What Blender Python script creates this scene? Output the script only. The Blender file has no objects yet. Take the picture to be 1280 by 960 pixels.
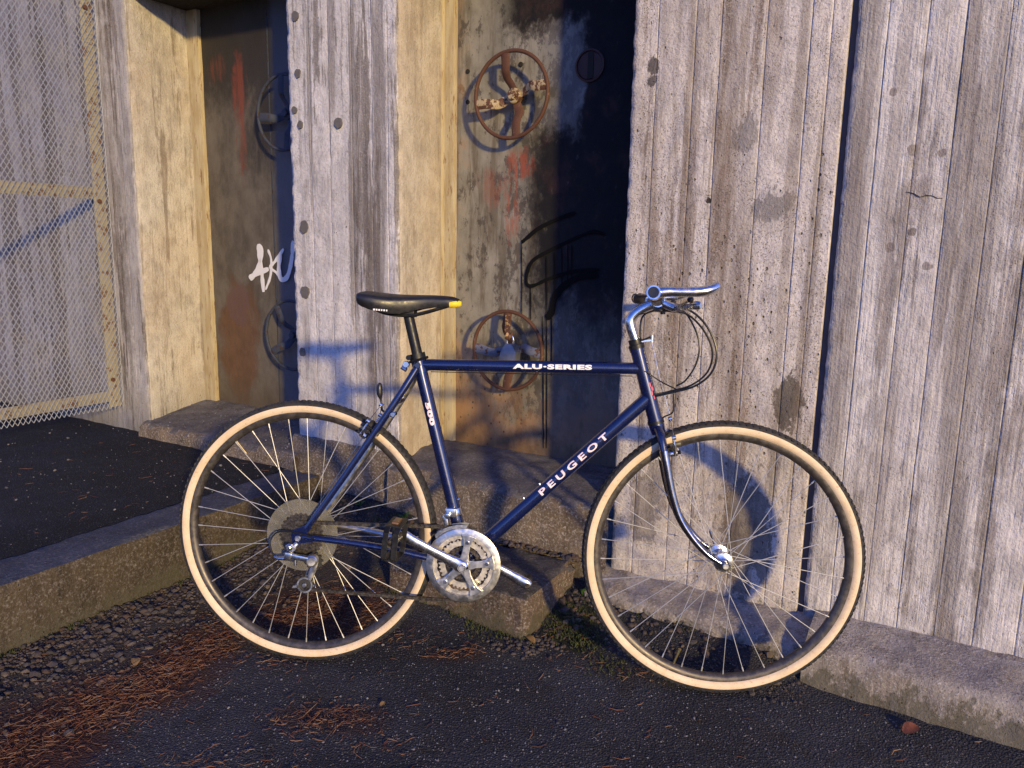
import bpy, bmesh, math, random
from mathutils import Vector, Matrix, noise as mnoise
random.seed(11)
scene = bpy.context.scene
col = scene.collection

# ------------------------------------------------------------------ camera
CAM_H = 1.10
PITCH, ROLL = math.radians(10.35), math.radians(1.1)
fw = Vector((0, math.cos(PITCH), -math.sin(PITCH)))
u0 = Vector((0, math.sin(PITCH), math.cos(PITCH)))
r0 = Vector((1, 0, 0))
cr_ = r0 * math.cos(ROLL) + u0 * math.sin(ROLL)
cu_ = -r0 * math.sin(ROLL) + u0 * math.cos(ROLL)
cam_data = bpy.data.cameras.new('camera')
cam_data.sensor_width = 36.0
cam_data.lens = 27.0
cam_data.clip_start = 0.05
cam_data.clip_end = 500.0
cam = bpy.data.objects.new('camera', cam_data)
col.objects.link(cam)
cam.matrix_world = Matrix(((cr_.x, cu_.x, -fw.x, 0), (cr_.y, cu_.y, -fw.y, 0), (cr_.z, cu_.z, -fw.z, CAM_H), (0, 0, 0, 1)))
scene.camera = cam

# ------------------------------------------------------------------ facade frame: a along the wall (right), d outwards, z up
ANG = math.radians(30)
EA = Vector((math.cos(ANG), -math.sin(ANG), 0))
EN = Vector((-math.sin(ANG), -math.cos(ANG), 0))
P0 = Vector((.87, 1.97, 0))
def W(a, d, z=0.0): return P0 + EA * a + EN * d + Vector((0, 0, z))
def to_ad(x, y):
    q = Vector((x, y, 0)) - P0
    return q.dot(EA), q.dot(EN)

# ------------------------------------------------------------------ light
sun_to = (EA * .741 + EN * .551 + Vector((0, 0, .227))).normalized()
elev = math.asin(sun_to.z)
azim = math.atan2(sun_to.x, sun_to.y)
world = bpy.data.worlds.new('World')
scene.world = world
world.use_nodes = True
wn = world.node_tree
bg = wn.nodes['Background']
sky = wn.nodes.new('ShaderNodeTexSky')
sky.sky_type = 'NISHITA'
sky.sun_disc = False
sky.sun_elevation = elev
sky.sun_rotation = azim
sky.altitude = 200
sky.air_density = 1.0
sky.dust_density = 0.2
sky.ozone_density = 3.0
tint = wn.nodes.new('ShaderNodeMix')          # even blue tint over the whole sky, bluer fill in shade
tint.data_type = 'RGBA'; tint.blend_type = 'MULTIPLY'; tint.inputs[0].default_value = 1.0
tint.inputs[7].default_value = (.82, .98, 2.05, 1)
wn.links.new(sky.outputs[0], tint.inputs[6])
wn.links.new(tint.outputs[2], bg.inputs[0])
bg.inputs[1].default_value = 0.15
sl = bpy.data.lights.new('sun', 'SUN')
sl.energy = 4.8
sl.angle = math.radians(2.5)
sl.color = (1.0, .74, .30)
so = bpy.data.objects.new('sun', sl)
col.objects.link(so)
so.rotation_euler = (-sun_to).to_track_quat('-Z', 'Y').to_euler()
so.location = (3, -6, 5)
vs = scene.view_settings
vs.view_transform = 'Standard'
vs.look = 'None'
vs.exposure = 0.10
vs.gamma = 1.0
vs.use_curve_mapping = False
cy = scene.cycles
cy.max_bounces = 5
cy.diffuse_bounces = 2
cy.glossy_bounces = 3
cy.transmission_bounces = 3
cy.use_adaptive_sampling = True
cy.adaptive_threshold = .02

# ------------------------------------------------------------------ node helper
class G:
    def __init__(s, name):
        s.m = bpy.data.materials.new(name)
        s.m.use_nodes = True
        s.t = s.m.node_tree
        s.b = s.t.nodes['Principled BSDF']
    def n(s, ty): return s.t.nodes.new(ty)
    def put(s, sock, v):
        if isinstance(v, bpy.types.NodeSocket): s.t.links.new(v, sock)
        elif isinstance(v, (tuple, list)):
            sock.default_value = tuple(v) + (1.0,) if len(v) == 3 and sock.type == 'RGBA' else tuple(v)
        else: sock.default_value = v
    def co(s, scale=(1, 1, 1), off=(0, 0, 0)):
        tc = s.n('ShaderNodeTexCoord'); mp = s.n('ShaderNodeMapping')
        s.t.links.new(tc.outputs['Object'], mp.inputs[0])
        mp.inputs['Location'].default_value = off; mp.inputs['Scale'].default_value = scale
        return mp.outputs[0]
    def xyz(s):
        tc = s.n('ShaderNodeTexCoord'); sp = s.n('ShaderNodeSeparateXYZ')
        s.t.links.new(tc.outputs['Object'], sp.inputs[0])
        return sp.outputs
    def noise(s, vec, scale=1., detail=5, rough=.55, dist=0., col=False):
        q = s.n('ShaderNodeTexNoise'); s.put(q.inputs['Vector'], vec)
        q.inputs['Scale'].default_value = scale; q.inputs['Detail'].default_value = detail
        q.inputs['Roughness'].default_value = rough; q.inputs['Distortion'].default_value = dist
        return q.outputs['Color' if col else 'Fac']
    def vor(s, vec, scale=1., rnd=1., out='Distance', feat='F1'):
        q = s.n('ShaderNodeTexVoronoi'); s.put(q.inputs['Vector'], vec); q.feature = feat
        q.inputs['Scale'].default_value = scale; q.inputs['Randomness'].default_value = rnd
        return q.outputs[out]
    def vor2(s, vec, scale=1.):
        q = s.n('ShaderNodeTexVoronoi'); s.put(q.inputs['Vector'], vec); q.inputs['Scale'].default_value = scale
        return q.outputs['Distance'], q.outputs['Color']
    def rng(s, v, a, b, c=0., d=1., smooth=True):
        q = s.n('ShaderNodeMapRange'); q.interpolation_type = 'SMOOTHSTEP' if smooth else 'LINEAR'
        s.put(q.inputs[0], v)
        for k, x in enumerate((a, b, c, d)): s.put(q.inputs[k + 1], x)
        return q.outputs[0]
    def mix(s, f, a, b, mode='MIX'):
        q = s.n('ShaderNodeMix'); q.data_type = 'RGBA'; q.blend_type = mode
        s.put(q.inputs[0], f); s.put(q.inputs[6], a); s.put(q.inputs[7], b)
        return q.outputs[2]
    def math(s, op, a, b=0., c=0.):
        q = s.n('ShaderNodeMath'); q.operation = op
        for k, x in enumerate((a, b, c)): s.put(q.inputs[k], x)
        return q.outputs[0]
    def mul(s, a, b): return s.math('MULTIPLY', a, b)
    def add(s, a, b): return s.math('ADD', a, b)
    def sub(s, a, b): return s.math('SUBTRACT', a, b)
    def vmix(s, vec, amt, scale, seed=0):          # warp a vector by noise
        nz = s.noise(vec, scale, 1, .5, 0, True)
        q = s.n('ShaderNodeVectorMath'); q.operation = 'MULTIPLY_ADD'
        s.put(q.inputs[0], nz); s.put(q.inputs[1], (amt, amt, amt)); s.put(q.inputs[2], vec)
        return q.outputs[0]
    def rand(s): return s.n('ShaderNodeObjectInfo').outputs['Random']
    def sep(s, c):
        q = s.n('ShaderNodeSeparateColor'); s.put(q.inputs[0], c); return q.outputs
    def out(s, color, rough=.8, height=None, dist=.003, strength=1., metal=0., spec=.5, coat=0., coat_r=.1):
        b = s.b
        s.put(b.inputs['Base Color'], color); s.put(b.inputs['Roughness'], rough)
        s.put(b.inputs['Metallic'], metal); s.put(b.inputs['Specular IOR Level'], spec)
        b.inputs['Coat Weight'].default_value = coat; b.inputs['Coat Roughness'].default_value = coat_r
        if height is not None:
            q = s.n('ShaderNodeBump'); s.put(q.inputs['Height'], height)
            q.inputs['Distance'].default_value = dist; q.inputs['Strength'].default_value = strength
            s.t.links.new(q.outputs[0], b.inputs['Normal'])
        return s.m
    def ell(s, X, Z, cx, cz, rx, rz, warp=None, w=.35, soft=.25):
        """soft-edged blob mask around (cx,cz), 1 inside"""
        dx = s.math('DIVIDE', s.sub(X, cx), rx); dz = s.math('DIVIDE', s.sub(Z, cz), rz)
        r = s.math('SQRT', s.add(s.mul(dx, dx), s.mul(dz, dz)))
        if warp is not None: r = s.add(r, s.mul(s.sub(warp, .5), w * 2))
        return s.rng(r, 1 - soft, 1 + soft, 1, 0)

def concrete(name, seed, light, mid, dark, streak=.5, pits=.5, grain=.5, damp=.15, agg=.3, warm=0., marks=(), narrow=.45, soft=0., psize=0.):
    g = G(name)
    o = (seed * 3.17, seed * 1.31, seed * 7.77)
    X, Y, Z = g.xyz()
    oi = g.n('ShaderNodeObjectInfo')
    tone = g.sub(1., g.sep(oi.outputs['Color'])[0])      # how stained this board is
    base = g.co((1, 1, 1), o)
    big = g.noise(g.co((5, 5, 2.0), o), 1, 3, .6)
    blot = g.noise(g.co((22, 22, 13), o), 1, 5, .72)
    s1 = g.noise(g.vmix(g.co((9, 9, .62), o), .5, 2.2), 1, 5, .74)       # broad runs
    s2 = g.noise(g.vmix(g.co((34, 34, 1.5), o), .8, 1.2), 1, 4, .72)     # narrow runs
    fine = g.noise(base, 120, 2, .8)
    grn = g.noise(g.vmix(g.co((150, 150, 5), o), 1.5, .35), 1, 2, .6)
    vd, vc = g.vor2(base, 230)
    pv, pcol = g.vor2(g.co((1, 1, .75), o), 58)
    prc = g.sep(pcol); vcs = g.sep(vc)
    c = g.mix(g.rng(big, .36, .64), mid, light)
    c = g.mix(g.mul(g.rng(blot, .46, .64), .55), c, tuple(x * .58 for x in light))
    c = g.mix(g.mul(g.rng(fine, .50, .72), .35), c, tuple(x * .45 for x in mid))
    c = g.mix(g.mul(g.rng(blot, .52, .34), .30), c, tuple(min(.8, x * 1.22) for x in light))
    # brown and dark run-off streaks with a shape of their own
    ed = g.mul(g.sub(blot, .5), .16)
    k1 = g.rng(g.add(g.add(s1, ed), g.mul(tone, .10)), .56 - soft, .615 + soft * .6)
    c = g.mix(g.mul(k1, streak * .80), c, g.mix(g.rng(s2, .35, .6), tuple(1.7 * x for x in dark), dark))
    k2 = g.mul(g.rng(g.add(g.add(s2, ed), g.mul(tone, .07)), .565, .61), g.rng(s1, .36, .52))
    c = g.mix(g.mul(k2, narrow), c, tuple(x * .72 for x in dark))
    k3 = g.mul(g.rng(s2, .40, .36), g.rng(s1, .50, .58))                  # pale lime runs between them
    c = g.mix(g.mul(k3, .35), c, tuple(min(.8, x * 1.2) for x in light))
    if warm:
        c = g.mix(g.mul(g.rng(g.noise(g.co((4, 4, 2.2), (o[2], 1, 3)), 1, 3, .6), .4, .65), warm), c, (.46, .30, .13))
    c = g.mix(g.mul(g.mul(g.rng(grn, .50, .60), g.rng(s1, .40, .56)), grain * .6), c, tuple(x * .42 for x in mid))
    c = g.mix(g.mul(g.mul(tone, .22), g.rng(blot, .35, .6)), c, dark)
    # exposed sand grains
    c = g.mix(g.mul(g.rng(fine, .42, .72), agg), c, g.mix(vcs[0], (.13, .10, .085), (.62, .57, .54)))
    # air holes
    pit = g.mul(g.rng(g.add(pv, g.mul(g.sub(fine, .5), .12)), .06 + psize, .15 + psize * 1.4, 1, 0), g.rng(prc[1], 1 - pits * .4, 1 - pits * .4 + .08))
    pit2 = g.mul(g.rng(vd, .20, .34, 1, 0), g.rng(vcs[1], 1 - pits * .22, 1 - pits * .22 + .05))
    pit = g.math('MAXIMUM', pit, g.mul(pit2, .8))
    c = g.mix(g.mul(pit, .75), c, (.055, .045, .040))
    runs = g.add(g.mul(s2, .65), g.mul(blot, .35)) if marks else None
    for (ma, mz, mrx, mrz, mc, ms) in marks:
        k = g.ell(X, Z, ma, mz, mrx, mrz, blot if mrz < 3 * mrx else runs, 1.7 if mrz < 3 * mrx else 2.2, .12 if mrz < 3 * mrx else .22)
        c = g.mix(g.mul(k, ms if mrz < 3 * mrx else ms * .72), c, mc)
    # damp, mossy foot
    if damp:
        ft = g.rng(g.add(Z, g.mul(g.sub(blot, .5), .35)), .02, damp, 1, 0)
        c = g.mix(g.mul(ft, .75), c, (.06, .055, .035))
    h = g.add(g.mul(fine, .4), g.add(g.mul(blot, .5), g.add(g.mul(grn, grain * .5), g.mul(pit, -1.5))))
    return g.out(c, .88, h, .0075, 1., spec=.3)

MAT = {}

# ------------------------------------------------------------------ mesh helpers
class MB:
    def __init__(s): s.v = []; s.f = []
    def add(s, vs, fs):
        k = len(s.v); s.v += [tuple(p) for p in vs]; s.f += [tuple(i + k for i in f) for f in fs]; return s
    def tube(s, pts, rad, n=12, cap=True, flat=1.0, upv=None):
        pts = [Vector(p) for p in pts]
        if not hasattr(rad, '__len__'): rad = [rad] * len(pts)
        k = len(s.v); prev = None
        for i, p in enumerate(pts):
            t = (pts[min(i + 1, len(pts) - 1)] - pts[max(i - 1, 0)]).normalized()
            if prev is None:
                ref = Vector(upv) if upv else (Vector((0, 0, 1)) if abs(t.z) < .9 else Vector((1, 0, 0)))
                x = (ref - t * ref.dot(t)).normalized()
            else: x = (prev - t * prev.dot(t)).normalized()
            prev = x; y = t.cross(x)
            for j in range(n):
                a = 2 * math.pi * j / n
                q = p + (x * math.cos(a) + y * math.sin(a) * flat) * rad[i]
                s.v.append(tuple(q))
        for i in range(len(pts) - 1):
            for j in range(n):
                j2 = (j + 1) % n
                s.f.append((k + i * n + j, k + i * n + j2, k + (i + 1) * n + j2, k + (i + 1) * n + j))
        if cap:
            s.f.append(tuple(k + j for j in reversed(range(n))))
            s.f.append(tuple(k + (len(pts) - 1) * n + j for j in range(n)))
        return s
    def lathe(s, prof, c=(0, 0, 0), seg=48, closed=False, axis=None, a0=0, a1=2 * math.pi):
        """profile (r, o) round the local z axis through c"""
        k = len(s.v); full = abs(a1 - a0 - 2 * math.pi) < 1e-6
        ns = seg if full else seg + 1
        M = Matrix.Identity(3) if axis is None else Vector((0, 0, 1)).rotation_difference(Vector(axis)).to_matrix()
        for i in range(ns):
            a = a0 + (a1 - a0) * i / seg
            for r, o in prof:
                s.v.append(tuple(Vector(c) + M @ Vector((r * math.cos(a), r * math.sin(a), o))))
        m = len(prof); mm = m if closed else m - 1
        for i in range(seg):
            i2 = (i + 1) % ns if full else i + 1
            for j in range(mm):
                j2 = (j + 1) % m
                s.f.append((k + i * m + j, k + i2 * m + j, k + i2 * m + j2, k + i * m + j2))
        return s
    def disc(s, c, r, h, axis=(0, 0, 1), n=20, bev=.15):
        b = min(r, h) * bev
        return s.lathe([(1e-5, -h / 2), (r - b, -h / 2), (r, -h / 2 + b), (r, h / 2 - b), (r - b, h / 2), (1e-5, h / 2)], c, n, False, axis)
    def box(s, c, dims, M=None):
        M = M or Matrix.Identity(3); c = Vector(c); q = []
        for x in (-.5, .5):
            for y in (-.5, .5):
                for z in (-.5, .5): q.append(c + M @ Vector((x * dims[0], y * dims[1], z * dims[2])))
        return s.add(q, [(0, 1, 3, 2), (4, 6, 7, 5), (0, 4, 5, 1), (2, 3, 7, 6), (0, 2, 6, 4), (1, 5, 7, 3)])
    def bar(s, p, q, w, h, upv=(0, 0, 1)):
        p, q = Vector(p), Vector(q); t = (q - p); L = t.length; t.normalize()
        uu = Vector(upv); uu = (uu - t * uu.dot(t)).normalized(); y = t.cross(uu)
        M = Matrix((t, y, uu)).transposed()
        return s.box((p + q) / 2, (L, w, h), M)
    def prism(s, poly, o0, o1):
        n = len(poly); k = len(s.v)
        s.v += [(x, y, o0) for x, y in poly] + [(x, y, o1) for x, y in poly]
        s.f.append(tuple(k + i for i in reversed(range(n)))); s.f.append(tuple(k + n + i for i in range(n)))
        for i in range(n):
            j = (i + 1) % n; s.f.append((k + i, k + j, k + n + j, k + n + i))
        return s
    def ringprism(s, outer, inner, o0, o1):
        n = len(outer); k = len(s.v)
        for o in (o0, o1):
            s.v += [(x, y, o) for x, y in outer] + [(x, y, o) for x, y in inner]
        for i in range(n):
            j = (i + 1) % n
            s.f += [(k + i, k + n + i, k + n + j, k + j), (k + 2 * n + i, k + 2 * n + j, k + 3 * n + j, k + 3 * n + i),
                    (k + i, k + j, k + 2 * n + j, k + 2 * n + i), (k + n + i, k + 3 * n + i, k + 3 * n + j, k + n + j)]
        return s
    def mesh(s, name, mat, smooth=True, bevel=0., ang=40):
        me = bpy.data.meshes.new(name); me.from_pydata(s.v, [], s.f); me.validate()
        bm = bmesh.new(); bm.from_mesh(me)
        bmesh.ops.recalc_face_normals(bm, faces=bm.faces)
        if bevel:
            es = [e for e in bm.edges if len(e.link_faces) == 2 and e.calc_face_angle(0) > .6]
            bmesh.ops.bevel(bm, geom=es, offset=bevel, segments=2, affect='EDGES', profile=.6)
        bm.to_mesh(me); bm.free()
        if mat: me.materials.append(mat)
        if smooth:
            me.polygons.foreach_set('use_smooth', [True] * len(me.polygons))
            me.set_sharp_from_angle(angle=math.radians(ang))
        return me

def catmull(pts, n=8):
    P = [Vector(p) for p in pts]; P = [P[0] * 2 - P[1]] + P + [P[-1] * 2 - P[-2]]; out = []
    for i in range(1, len(P) - 2):
        for k in range(n):
            t = k / n; a, b, c, d = P[i - 1], P[i], P[i + 1], P[i + 2]
            out.append(.5 * ((2 * b) + (c - a) * t + (2 * a - 5 * b + 4 * c - d) * t * t + (3 * b - a - 3 * c + d) * t ** 3))
    out.append(P[-2]); return out

def link(name, me, parent=None, loc=None):
    o = bpy.data.objects.new(name, me); col.objects.link(o)
    if parent is not None: o.parent = parent
    if loc is not None: o.location = loc
    return o
def tag(o, label, cat, group=None):
    o['label'] = label; o['category'] = cat
    if group: o['group'] = group
    return o
def thing(name, label, cat, M, group=None):
    o = bpy.data.objects.new(name, None); o.empty_display_size = .1; col.objects.link(o)
    o.matrix_world = M
    return tag(o, label, cat, group)
def structure(o): o['kind'] = 'structure'; return o
def stuff(o): o['kind'] = 'stuff'; return o
def FM(a, d, z):       # facade-aligned matrix at (a,d,z): local x = a, local y = inwards, local z = up
    M = Matrix.Identity(4)
    for k in range(3):
        M[k][0] = EA[k]; M[k][1] = -EN[k]; M[k][2] = (0, 0, 1)[k]; M[k][3] = W(a, d, z)[k]
    return M
def nz(x, y, z): return mnoise.noise(Vector((x, y, z)))
def fbm(x, y, z, o=4):
    return mnoise.fractal(Vector((x, y, z)), 1.0, 2.0, o)

# ================================================================== SETTING
def sstep(x, a, b):
    t = min(1, max(0, (x - a) / (b - a))); return t * t * (3 - 2 * t)
def ground_h(x, y):
    a, d = to_ad(x, y)
    h = .002 - .010 * max(-1.2, min(1.2, x))
    rise = (1 - sstep(d, .02, .52)) * sstep(a, -1.9, -1.75) * (1 - sstep(a, -1.15, -.75)) * .13
    rise += (1 - sstep(d, .05, .34)) * sstep(a, -1.0, -.7) * (1 - sstep(a, -.25, .1)) * .055
    if d < -.2: rise = 0
    rough = .0035 * fbm(x * 9, y * 9, 0, 3) + .005 * nz(x * 2.3, y * 2.3, 4)
    grav = sstep(a, -1.9, -1.7) * (1 - sstep(a, -1.45, -1.2)) * (1 - sstep(d, 1.2, 2.4))
    rough += grav * (.006 + .006 * fbm(x * 26, y * 26, 2, 3))
    return h + rise + rough * (1 if abs(x) < 6 and abs(y) < 6 else 0)

def asphalt(name, base, speck, warm, soil=()):
    g = G(name); v = g.co(); X, Y, Z = g.xyz()
    n1 = g.noise(v, 1.6, 3, .6); n2 = g.noise(v, 8, 4, .68); f = g.noise(v, 260, 2, .7)
    c = g.mix(g.rng(n1, .35, .65), tuple(x * .7 for x in base), tuple(x * 1.3 for x in base))
    c = g.mix(g.mul(g.rng(n2, .5, .7), .6), c, warm)
    vd, vc = g.vor2(v, 190); s = g.sep(vc)
    st = g.mul(g.rng(vd, .28, .42, 1, 0), g.rng(s[0], .66, .74))
    c = g.mix(g.mul(st, speck), c, g.mix(s[1], (.07, .07, .09), (.20, .185, .18)))
    vd2, vc2 = g.vor2(v, 70); s2 = g.sep(vc2)
    st2 = g.mul(g.rng(vd2, .16, .26, 1, 0), g.rng(s2[0], .90, .93))
    c = g.mix(g.mul(st2, speck), c, g.mix(s2[1], (.06, .055, .06), (.34, .32, .31)))
    for (cx, cy, rx, ry, sc, am) in soil:
        c = g.mix(g.mul(g.ell(X, Y, cx, cy, rx, ry, n2, 1.2, .45), am), c, g.mix(f, sc, tuple(x * .45 for x in sc)))
    h = g.add(g.mul(f, .5), g.mul(vd, -1.1))
    return g.out(c, g.rng(n2, .35, .65, .75, .95), h, .004, 1., spec=.25)

MAT['asphalt'] = asphalt('asphalt', (.028, .029, .036), .7, (.026, .021, .017), soil=[(-1.08, 1.95, .22, .75, (.060, .050, .045), .8), (-.72, 2.35, .30, .25, (.055, .045, .038), .85), (-1.00, 1.52, .14, .20, (.060, .020, .012), .8), (-.84, 1.83, .12, .20, (.066, .024, .013), .8), (-.56, 2.12, .20, .14, (.062, .022, .013), .8), (-.40, 1.61, .12, .05, (.05, .022, .015), .55), (.20, 2.05, .10, .10, (.022, .026, .012), .85), (-.15, 1.91, .10, .035, (.05, .025, .015), .5)])
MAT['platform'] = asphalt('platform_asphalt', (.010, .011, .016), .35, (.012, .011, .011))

def axis_pts(lo, hi, fine, far):
    p = []; x = lo
    while x < hi: p.append(x); x += fine
    p.append(hi)
    st = fine
    x = hi
    while x < far: st *= 1.5; x += st; p.append(x)
    st = fine; x = lo
    while x > -far: st *= 1.5; x -= st; p.insert(0, x)
    return p
xs = axis_pts(-2.0, 1.7, .02, 80.); ys = axis_pts(1.0, 3.0, .02, 80.)
V = []; Fc = []
for y in ys:
    for x in xs: V.append((x, y, ground_h(x, y)))
nx = len(xs)
for j in range(len(ys) - 1):
    for i in range(nx - 1): Fc.append((j * nx + i, j * nx + i + 1, (j + 1) * nx + i + 1, (j + 1) * nx + i))
me = bpy.data.meshes.new('ground'); me.from_pydata(V, [], Fc); me.materials.append(MAT['asphalt'])
me.polygons.foreach_set('use_smooth', [True] * len(me.polygons))
structure(link('ground', me))

# raised platform on the left, behind its kerb
PZ = .195
def platform_h(a, d): return PZ + .012 * (1 - sstep(d, 0, .6)) + .003 * fbm(a * 8, d * 8, 1, 3)
V = []; Fc = []
da = [-7, -5.5, -4.5] + [-4 + .05 * i for i in range(41)]; dd = [-.36 + .05 * i for i in range(48)] + [2.6, 3.6, 5]
for d in dd:
    for a in da: V.append((a, -d, platform_h(a, d)))
m_ = len(da)
for j in range(len(dd) - 1):
    for i in range(m_ - 1): Fc.append((j * m_ + i, j * m_ + i + 1, (j + 1) * m_ + i + 1, (j + 1) * m_ + i))
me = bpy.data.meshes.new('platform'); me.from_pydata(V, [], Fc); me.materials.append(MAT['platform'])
me.polygons.foreach_set('use_smooth', [True] * len(me.polygons))
o = structure(link('pavement', me)); o.matrix_world = FM(0, 0, 0)

# ---- concrete materials
MAT['conc_wall'] = concrete('board_marked_concrete', 1.3, (.57, .545, .555), (.46, .43, .435), (.14, .115, .105), .85, .3, .7, .14, .25, narrow=.40, soft=.02,
    marks=[(.097 + .12, 1.34, .012, .014, (.16, .13, .12), .7), (.16 + .12, 1.33, .010, .012, (.16, .13, .12), .7), (.04 + .12, 1.476, .008, .009, (.16, .13, .12), .7),
           (.112 + .12, 1.147, .009, .009, (.12, .1, .09), .8), (.07 + .12, 1.109, .008, .009, (.16, .13, .12), .7), (.154 + .12, 1.064, .01, .008, (.16, .13, .12), .7),
           (.10, .95, .030, .55, (.13, .105, .095), .75), (.095, 1.55, .030, .35, (.14, .115, .105), .6), (.315, 1.35, .020, .45, (.12, .095, .085), .75), (.375, .95, .040, .70, (.13, .105, .09), .7), (.40, .35, .030, .25, (.11, .09, .08), .7), (.225, .55, .018, .35, (.17, .14, .13), .5), (.175, 1.45, .016, .40, (.17, .14, .13), .5)])
MAT['conc_right'] = concrete('sandy_concrete', 2.1, (.57, .525, .51), (.45, .405, .385), (.165, .122, .095), 1., .95, .05, .12, .6, narrow=.35, soft=.035, psize=.06,
    marks=[(.046, 1.392, .035, .05, (.13, .12, .12), .6), (.128, 1.202, .045, .045, (.14, .13, .13), .7), (-.042, 1.228, .010, .012, (.02, .016, .014), 1),
           (.206, .70, .035, .07, (.06, .048, .035), .85), (.19, .55, .018, .15, (.09, .07, .05), .7), (-.22, 1.593, .014, .022, (.07, .06, .06), .9), (-.222, 1.551, .014, .018, (.07, .06, .06), .9),
           (.13, .30, .07, .16, (.07, .055, .04), .7), (-.17, .33, .05, .12, (.10, .08, .065), .6),
           (-.105, 1.15, .022, .65, (.15, .112, .088), .75), (.0, 1.35, .035, .50, (.15, .112, .088), .75), (.055, .85, .040, .50, (.16, .12, .095), .6), (-.205, .9, .014, .60, (.14, .105, .085), .7), (.175, 1.2, .018, .65, (.15, .115, .09), .6), (.235, .95, .014, .50, (.12, .09, .07), .7), (.10, 1.65, .025, .25, (.16, .12, .1), .6)])
MAT['conc_left'] = concrete('weathered_concrete', 3.7, (.57, .55, .57), (.44, .42, .43), (.10, .085, .075), 1., .3, .25, .1, .4,
    marks=[(.055, 1.30, .022, .55, (.085, .068, .058), .85), (.115, 1.0, .020, .55, (.10, .08, .07), .7), (.17, 1.35, .028, .70, (.095, .077, .068), .8), (-.15, 1.60, .012, .32, (.10, .085, .078), .8), (-.04, 1.75, .016, .25, (.11, .09, .08), .7), (.19, .62, .020, .25, (.10, .08, .07), .6), (-.20, .9, .012, .35, (.16, .14, .13), .5)])
MAT['conc_return'] = concrete('cream_sunlit_concrete', 4.4, (.47, .43, .38), (.38, .33, .27), (.17, .11, .06), .3, .15, .2, .14, .2, warm=.15, narrow=.25)  # same concrete as the fronts; warm sunlight on the returns put into this cream
MAT['conc_pier'] = concrete('pier_concrete', 5.9, (.47, .44, .39), (.36, .32, .27), (.075, .052, .036), .75, .12, .2, .5, .2, warm=.15, narrow=.3, soft=.01)  # pier return: dark streaks are stains, the cream is warm sunlight in the colour
MAT['conc_pierfront'] = concrete('pier_front_concrete', 6.9, (.40, .385, .40), (.27, .255, .265), (.09, .072, .062), .9, .35, .4, .5, .3)
MAT['conc_foot'] = concrete('footing_concrete', 7.7, (.32, .29, .275), (.21, .185, .17), (.10, .075, .05), .5, .5, 0., .06, .55)
MAT['sooty'] = concrete('sooty_concrete', 12.2, (.03, .025, .02), (.018, .015, .013), (.012, .01, .01), .3, .2, 0., 0, .1)
MAT['conc_sill'] = concrete('sill_concrete', 8.2, (.15, .12, .10), (.085, .066, .052), (.035, .028, .02), .55, .4, .1, .12, .5, warm=.12)
MAT['conc_kerb'] = concrete('kerb_concrete', 9.1, (.062, .046, .028), (.036, .027, .017), (.016, .013, .009), .5, .35, 0., .10, .22)
MAT['kerb_top'] = concrete('kerb_top_sky_tint', 15.1, (.052, .060, .092), (.034, .040, .062), (.02, .022, .03), .4, .3, 0., 0, .15)  # upward kerb faces: blue skylight on the top put into the colour
MAT['block_top'] = concrete('block_top_shaded', 16.1, (.065, .060, .062), (.038, .035, .037), (.022, .02, .018), .4, .3, 0., 0, .2)  # upward block faces darker and greyer: weak grazing light put into the colour
MAT['sill_top'] = concrete('sill_top_blue_shade', 17.1, (.125, .12, .13), (.075, .07, .078), (.035, .03, .03), .4, .3, 0., 0, .2)  # upward sill faces: bluish shade put into the colour
MAT['stone_block'] = concrete('block_concrete', 10.3, (.12, .08, .058), (.06, .043, .032), (.028, .024, .016), .5, .5, 0., .05, .4)

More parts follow.
